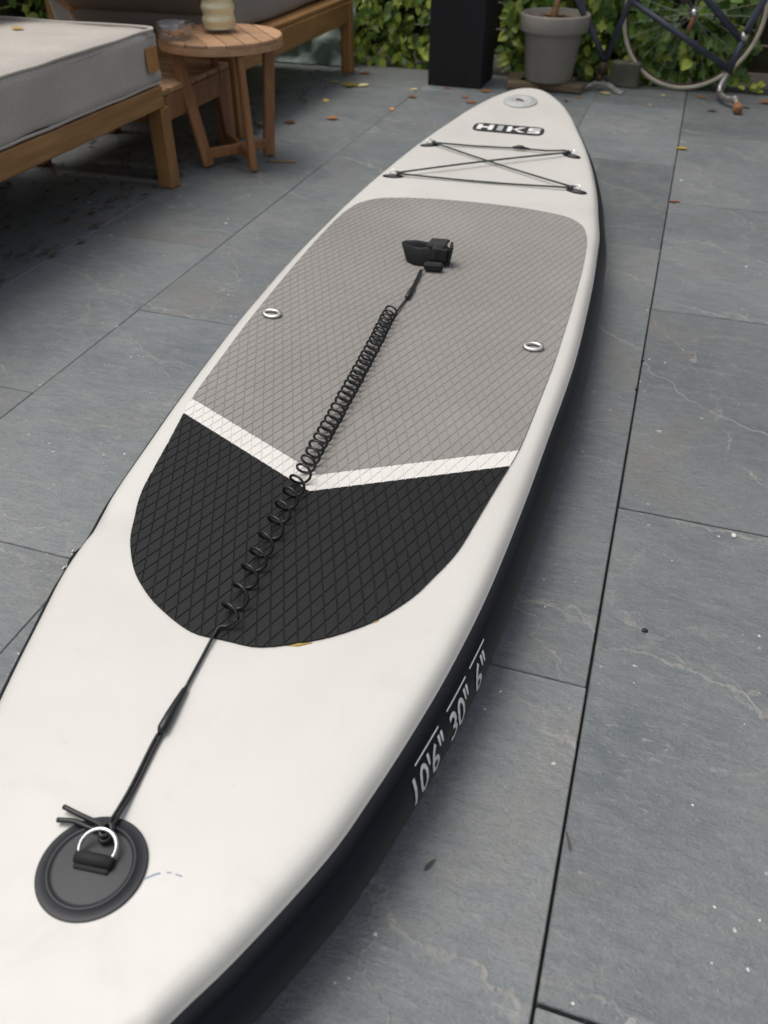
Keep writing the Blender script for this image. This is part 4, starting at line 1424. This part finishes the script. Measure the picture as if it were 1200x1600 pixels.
# ================================================================ SMALL THINGS ON THE PATIO
def fallen(x, y, size, mat, label, rz, z=.001, kind=1, curl=.5, group='fallen leaves on the patio'):
    vs, fs = leaf_tris(kind, random.uniform(-.25, .35) * curl * 2, random.uniform(.1, .5) * curl)
    zmin = min(v[2] for v in vs)
    me = bpy.data.meshes.new('fallen_leaf')
    me.from_pydata([(a * size, (b - .5) * size, (c - zmin) * size) for a, b, c in vs], [], fs); me.update()
    for p in me.polygons: p.use_smooth = True
    o = link('fallen_leaf', me, M[mat])
    o.location = (x, y, z); o.rotation_euler = (R(random.uniform(-4, 4)), R(random.uniform(-4, 4)), R(rz))
    tag(o, label, 'leaf', group)
    return o
LV = [
 (-1.474, 3.975, .085, 'dry_ol', 'large olive-yellow fallen leaf between two cream leaves near the lounger', 60, 0),
 (-1.401, 3.987, .060, 'dry_c', 'cream fallen leaf right of the large olive leaf', 150, 1),
 (-1.486, 4.249, .052, 'dry_o', 'orange fallen leaf nearest the ivy by the lounger leg', 100, 1),
 (-1.557, 4.016, .045, 'dry_c', 'pale fallen leaf left of the large olive leaf', 80, 1),
 (-1.463, 3.665, .040, 'dry_y', 'small yellow fallen leaf alone on the slab below the olive leaf', 40, 1),
 (-1.330, 3.390, .052, 'dry_o', 'light brown fallen leaf in the middle of the slab right of the round table', 110, 1),
 (-1.471, 3.277, .050, 'dry_r', 'reddish curled leaf just right of the round table', 92, 1),
 (-1.572, 3.220, .050, 'dry_c', 'yellow-green leaf seen between the legs of the round table', 75, 1),
 (-1.144, 3.623, .034, 'dry_o', 'tiny tan leaf on the long joint left of the board', 30, 1),
 (-1.156, 3.992, .036, 'dry_c', 'small cream leaf left of the foot of the black post', 100, 1),
 (-1.123, 3.860, .046, 'dry_r', 'dark red leaf on the slab edge in front of the black post', 40, 1),
 (-1.018, 4.076, .034, 'dry_o', 'orange leaf against the front face of the black post', 85, 1),
 (-.845, 4.080, .055, 'dry_o', 'brown-orange leaf at the right corner of the black post', 60, 0),
 (-.854, 3.856, .052, 'dry_r', 'red leaf on the slab nearest the nose of the board', 95, 1),
 (-.898, 3.941, .036, 'dry_r', 'small red leaf above the larger red leaf near the board nose', 20, 1),
 (.060, 3.421, .044, 'dry_y', 'bright yellow leaf lying on the joint right of the board', 92, 1),
 (-.309, 4.214, .050, 'dry_c', 'cream leaf in front of the bare saddle rails', 100, 1),
 (.107, 4.298, .046, 'dry_o', 'orange leaf in front of the bicycle stem', 80, 0),
 (-.023, 3.862, .018, 'dry_r', 'tiny red leaf scrap on the slab in front of the cream wheel', 10, 1),
 (-.057, 4.265, .026, 'dry_c', 'tiny pale leaf scrap just in front of the cream wheel', 85, 1),
 (-.099, 4.063, .026, 'dry_c', 'tiny pale leaf scrap on the bare slab between board nose and wheel', 95, 1),
 (.385, 4.270, .060, 'dry_o', 'tan leaf at the far right edge of the patio', 100, 1),
 (.160, 4.05, .040, 'dry_g', 'grey-brown curled leaf beside the handlebar grip', 70, 1),
 (.300, 4.16, .038, 'dry_g', 'grey-brown leaf right of the handlebar grip', 95, 1),
 (-.46, 4.02, .030, 'dry_r', 'red-brown leaf scrap in front of the timber offcuts', 50, 1),
 (-.42, 4.10, .030, 'dry_o', 'orange-brown leaf scrap right of the timber offcuts', 140, 1),
 (-1.155, 4.30, .046, 'dry_o', 'orange leaf leaning at the left of the black post', 160, 1),
]
for x, y, s_, m_, lab, rz, kd in LV:
    fallen(x, y, s_, m_, lab, rz, kind=kd)
fallen(-1.829, 2.225, .042, 'dry_y', 'yellow leaf lying on the pale top of the daybed mattress', 80, z=.4655, group='leaves on the furniture')
fallen(.054, .526, .026, 'dry_g', 'olive grass sliver poking from the joint near the camera', 20, kind=1, curl=.8).scale = (.16, 1, 1)
o = fallen(-.088, .450, .020, 'dry_g', 'dark curled scrap on the slab right of the board tail', -30, kind=1, curl=.9); o.scale = (.22, 1, 1)
o = MB().tube([(-.055, .004, .004), (-.02, 0, .0042), (.02, -.002, .004), (.05, .003, .0042)], .003, 6).build('twig', M['bark'], label='thin twig lying beside the foot of the round table', cat='twig')
o.location = (-1.285, 2.776, .0)
o.rotation_euler = (0, 0, R(16))
def pebble(x, y, sx, sy, sz, mat, label, name='grit', cat='stone'):
    bm = bmesh.new(); bmesh.ops.create_icosphere(bm, subdivisions=2, radius=1)
    for v in bm.verts:
        v.co *= 1 + .25 * noise.noise(v.co * 1.5 + Vector((x * 9, y * 9, 0)))
        v.co = Vector((v.co.x * sx, v.co.y * sy, (v.co.z + .8) * sz))
    me = bpy.data.meshes.new(name); bm.to_mesh(me); bm.free()
    for p in me.polygons: p.use_smooth = True
    o = link(name, me, M[mat]); o.location = (x, y, 0)
    return tag(o, label, cat)
pebble(.064, 2.800, .018, .006, .004, 'dry_r', 'rusty brown bark chip at the joint corner right of the board', 'bark_chip', 'bark')
pebble(.113, .885, .0045, .004, .002, 'cord', 'black speck on the slab right of the rail lettering', 'speck', 'speck')
pebble(.237, 1.147, .0045, .0055, .002, 'white_skin', 'small white chip on the cross joint at the right', 'chip', 'chip')
pebble(.046, 1.575, .0035, .004, .003, 'cord', 'dark crumb on the long joint right of the board, nearer one', 'crumb', 'crumb')
pebble(.048, 1.705, .003, .003, .003, 'cord', 'dark crumb on the long joint right of the board, farther one', 'crumb', 'crumb')
rr = random.Random(8)
lv = []; lf = []
for i in range(420):
    x = rr.uniform(-2.4, -1.52); y = rr.uniform(.6, 2.9) if rr.random() < .75 else rr.uniform(2.9, 4.3)
    if rr.random() < .45: x = rr.uniform(-1.75, -1.535)
    v_, f_ = leaf_tris(1, rr.uniform(-.2, .3), rr.uniform(.1, .4))
    s_ = rr.uniform(.012, .032); q_ = Matrix.Rotation(rr.uniform(0, 6.28), 3, 'Z') @ Matrix.Rotation(rr.uniform(-.3, .3), 3, 'X')
    k = len(lv)
    lv += [tuple(q_ @ (Vector((a * .8, b, c + .2)) * s_) + Vector((x, y, .003))) for a, b, c in v_]
    lf += [tuple(a + k for a in f) for f in f_]
me = bpy.data.meshes.new('leaf_litter'); me.from_pydata(lv, [], lf); me.update()
tag(link('leaf_litter', me, M['dry_g']), 'brown leaf litter scattered under the daybed and lounger', 'leaf litter', kind='stuff')
# weed at the patio edge
wd = empty('weed', (.33, 4.455, 0), 0, label='small green weed at the patio edge under the fence', cat='plant')
rr = random.Random(4)
for k in range(14):
    a = rr.uniform(0, 6.28); el = rr.uniform(.2, 1.1)
    d = Vector((math.cos(a) * math.cos(el), math.sin(a) * math.cos(el), math.sin(el)))
    L_ = rr.uniform(.02, .06)
    nrm = Vector((d.x * .3, d.y * .3 - .4, .9)); nrm = (nrm - d * nrm.dot(d)).normalized()
    o = link('leaf', leaf_mesh(1, k % 5, M['ivy_b']), None, wd)
    o.matrix_local = Matrix.Translation(d * L_ * .6 + Vector((0, 0, .004))) @ Matrix((d.cross(nrm), d, nrm)).transposed().to_4x4() @ Matrix.Diagonal((.035, .035, .035, 1))
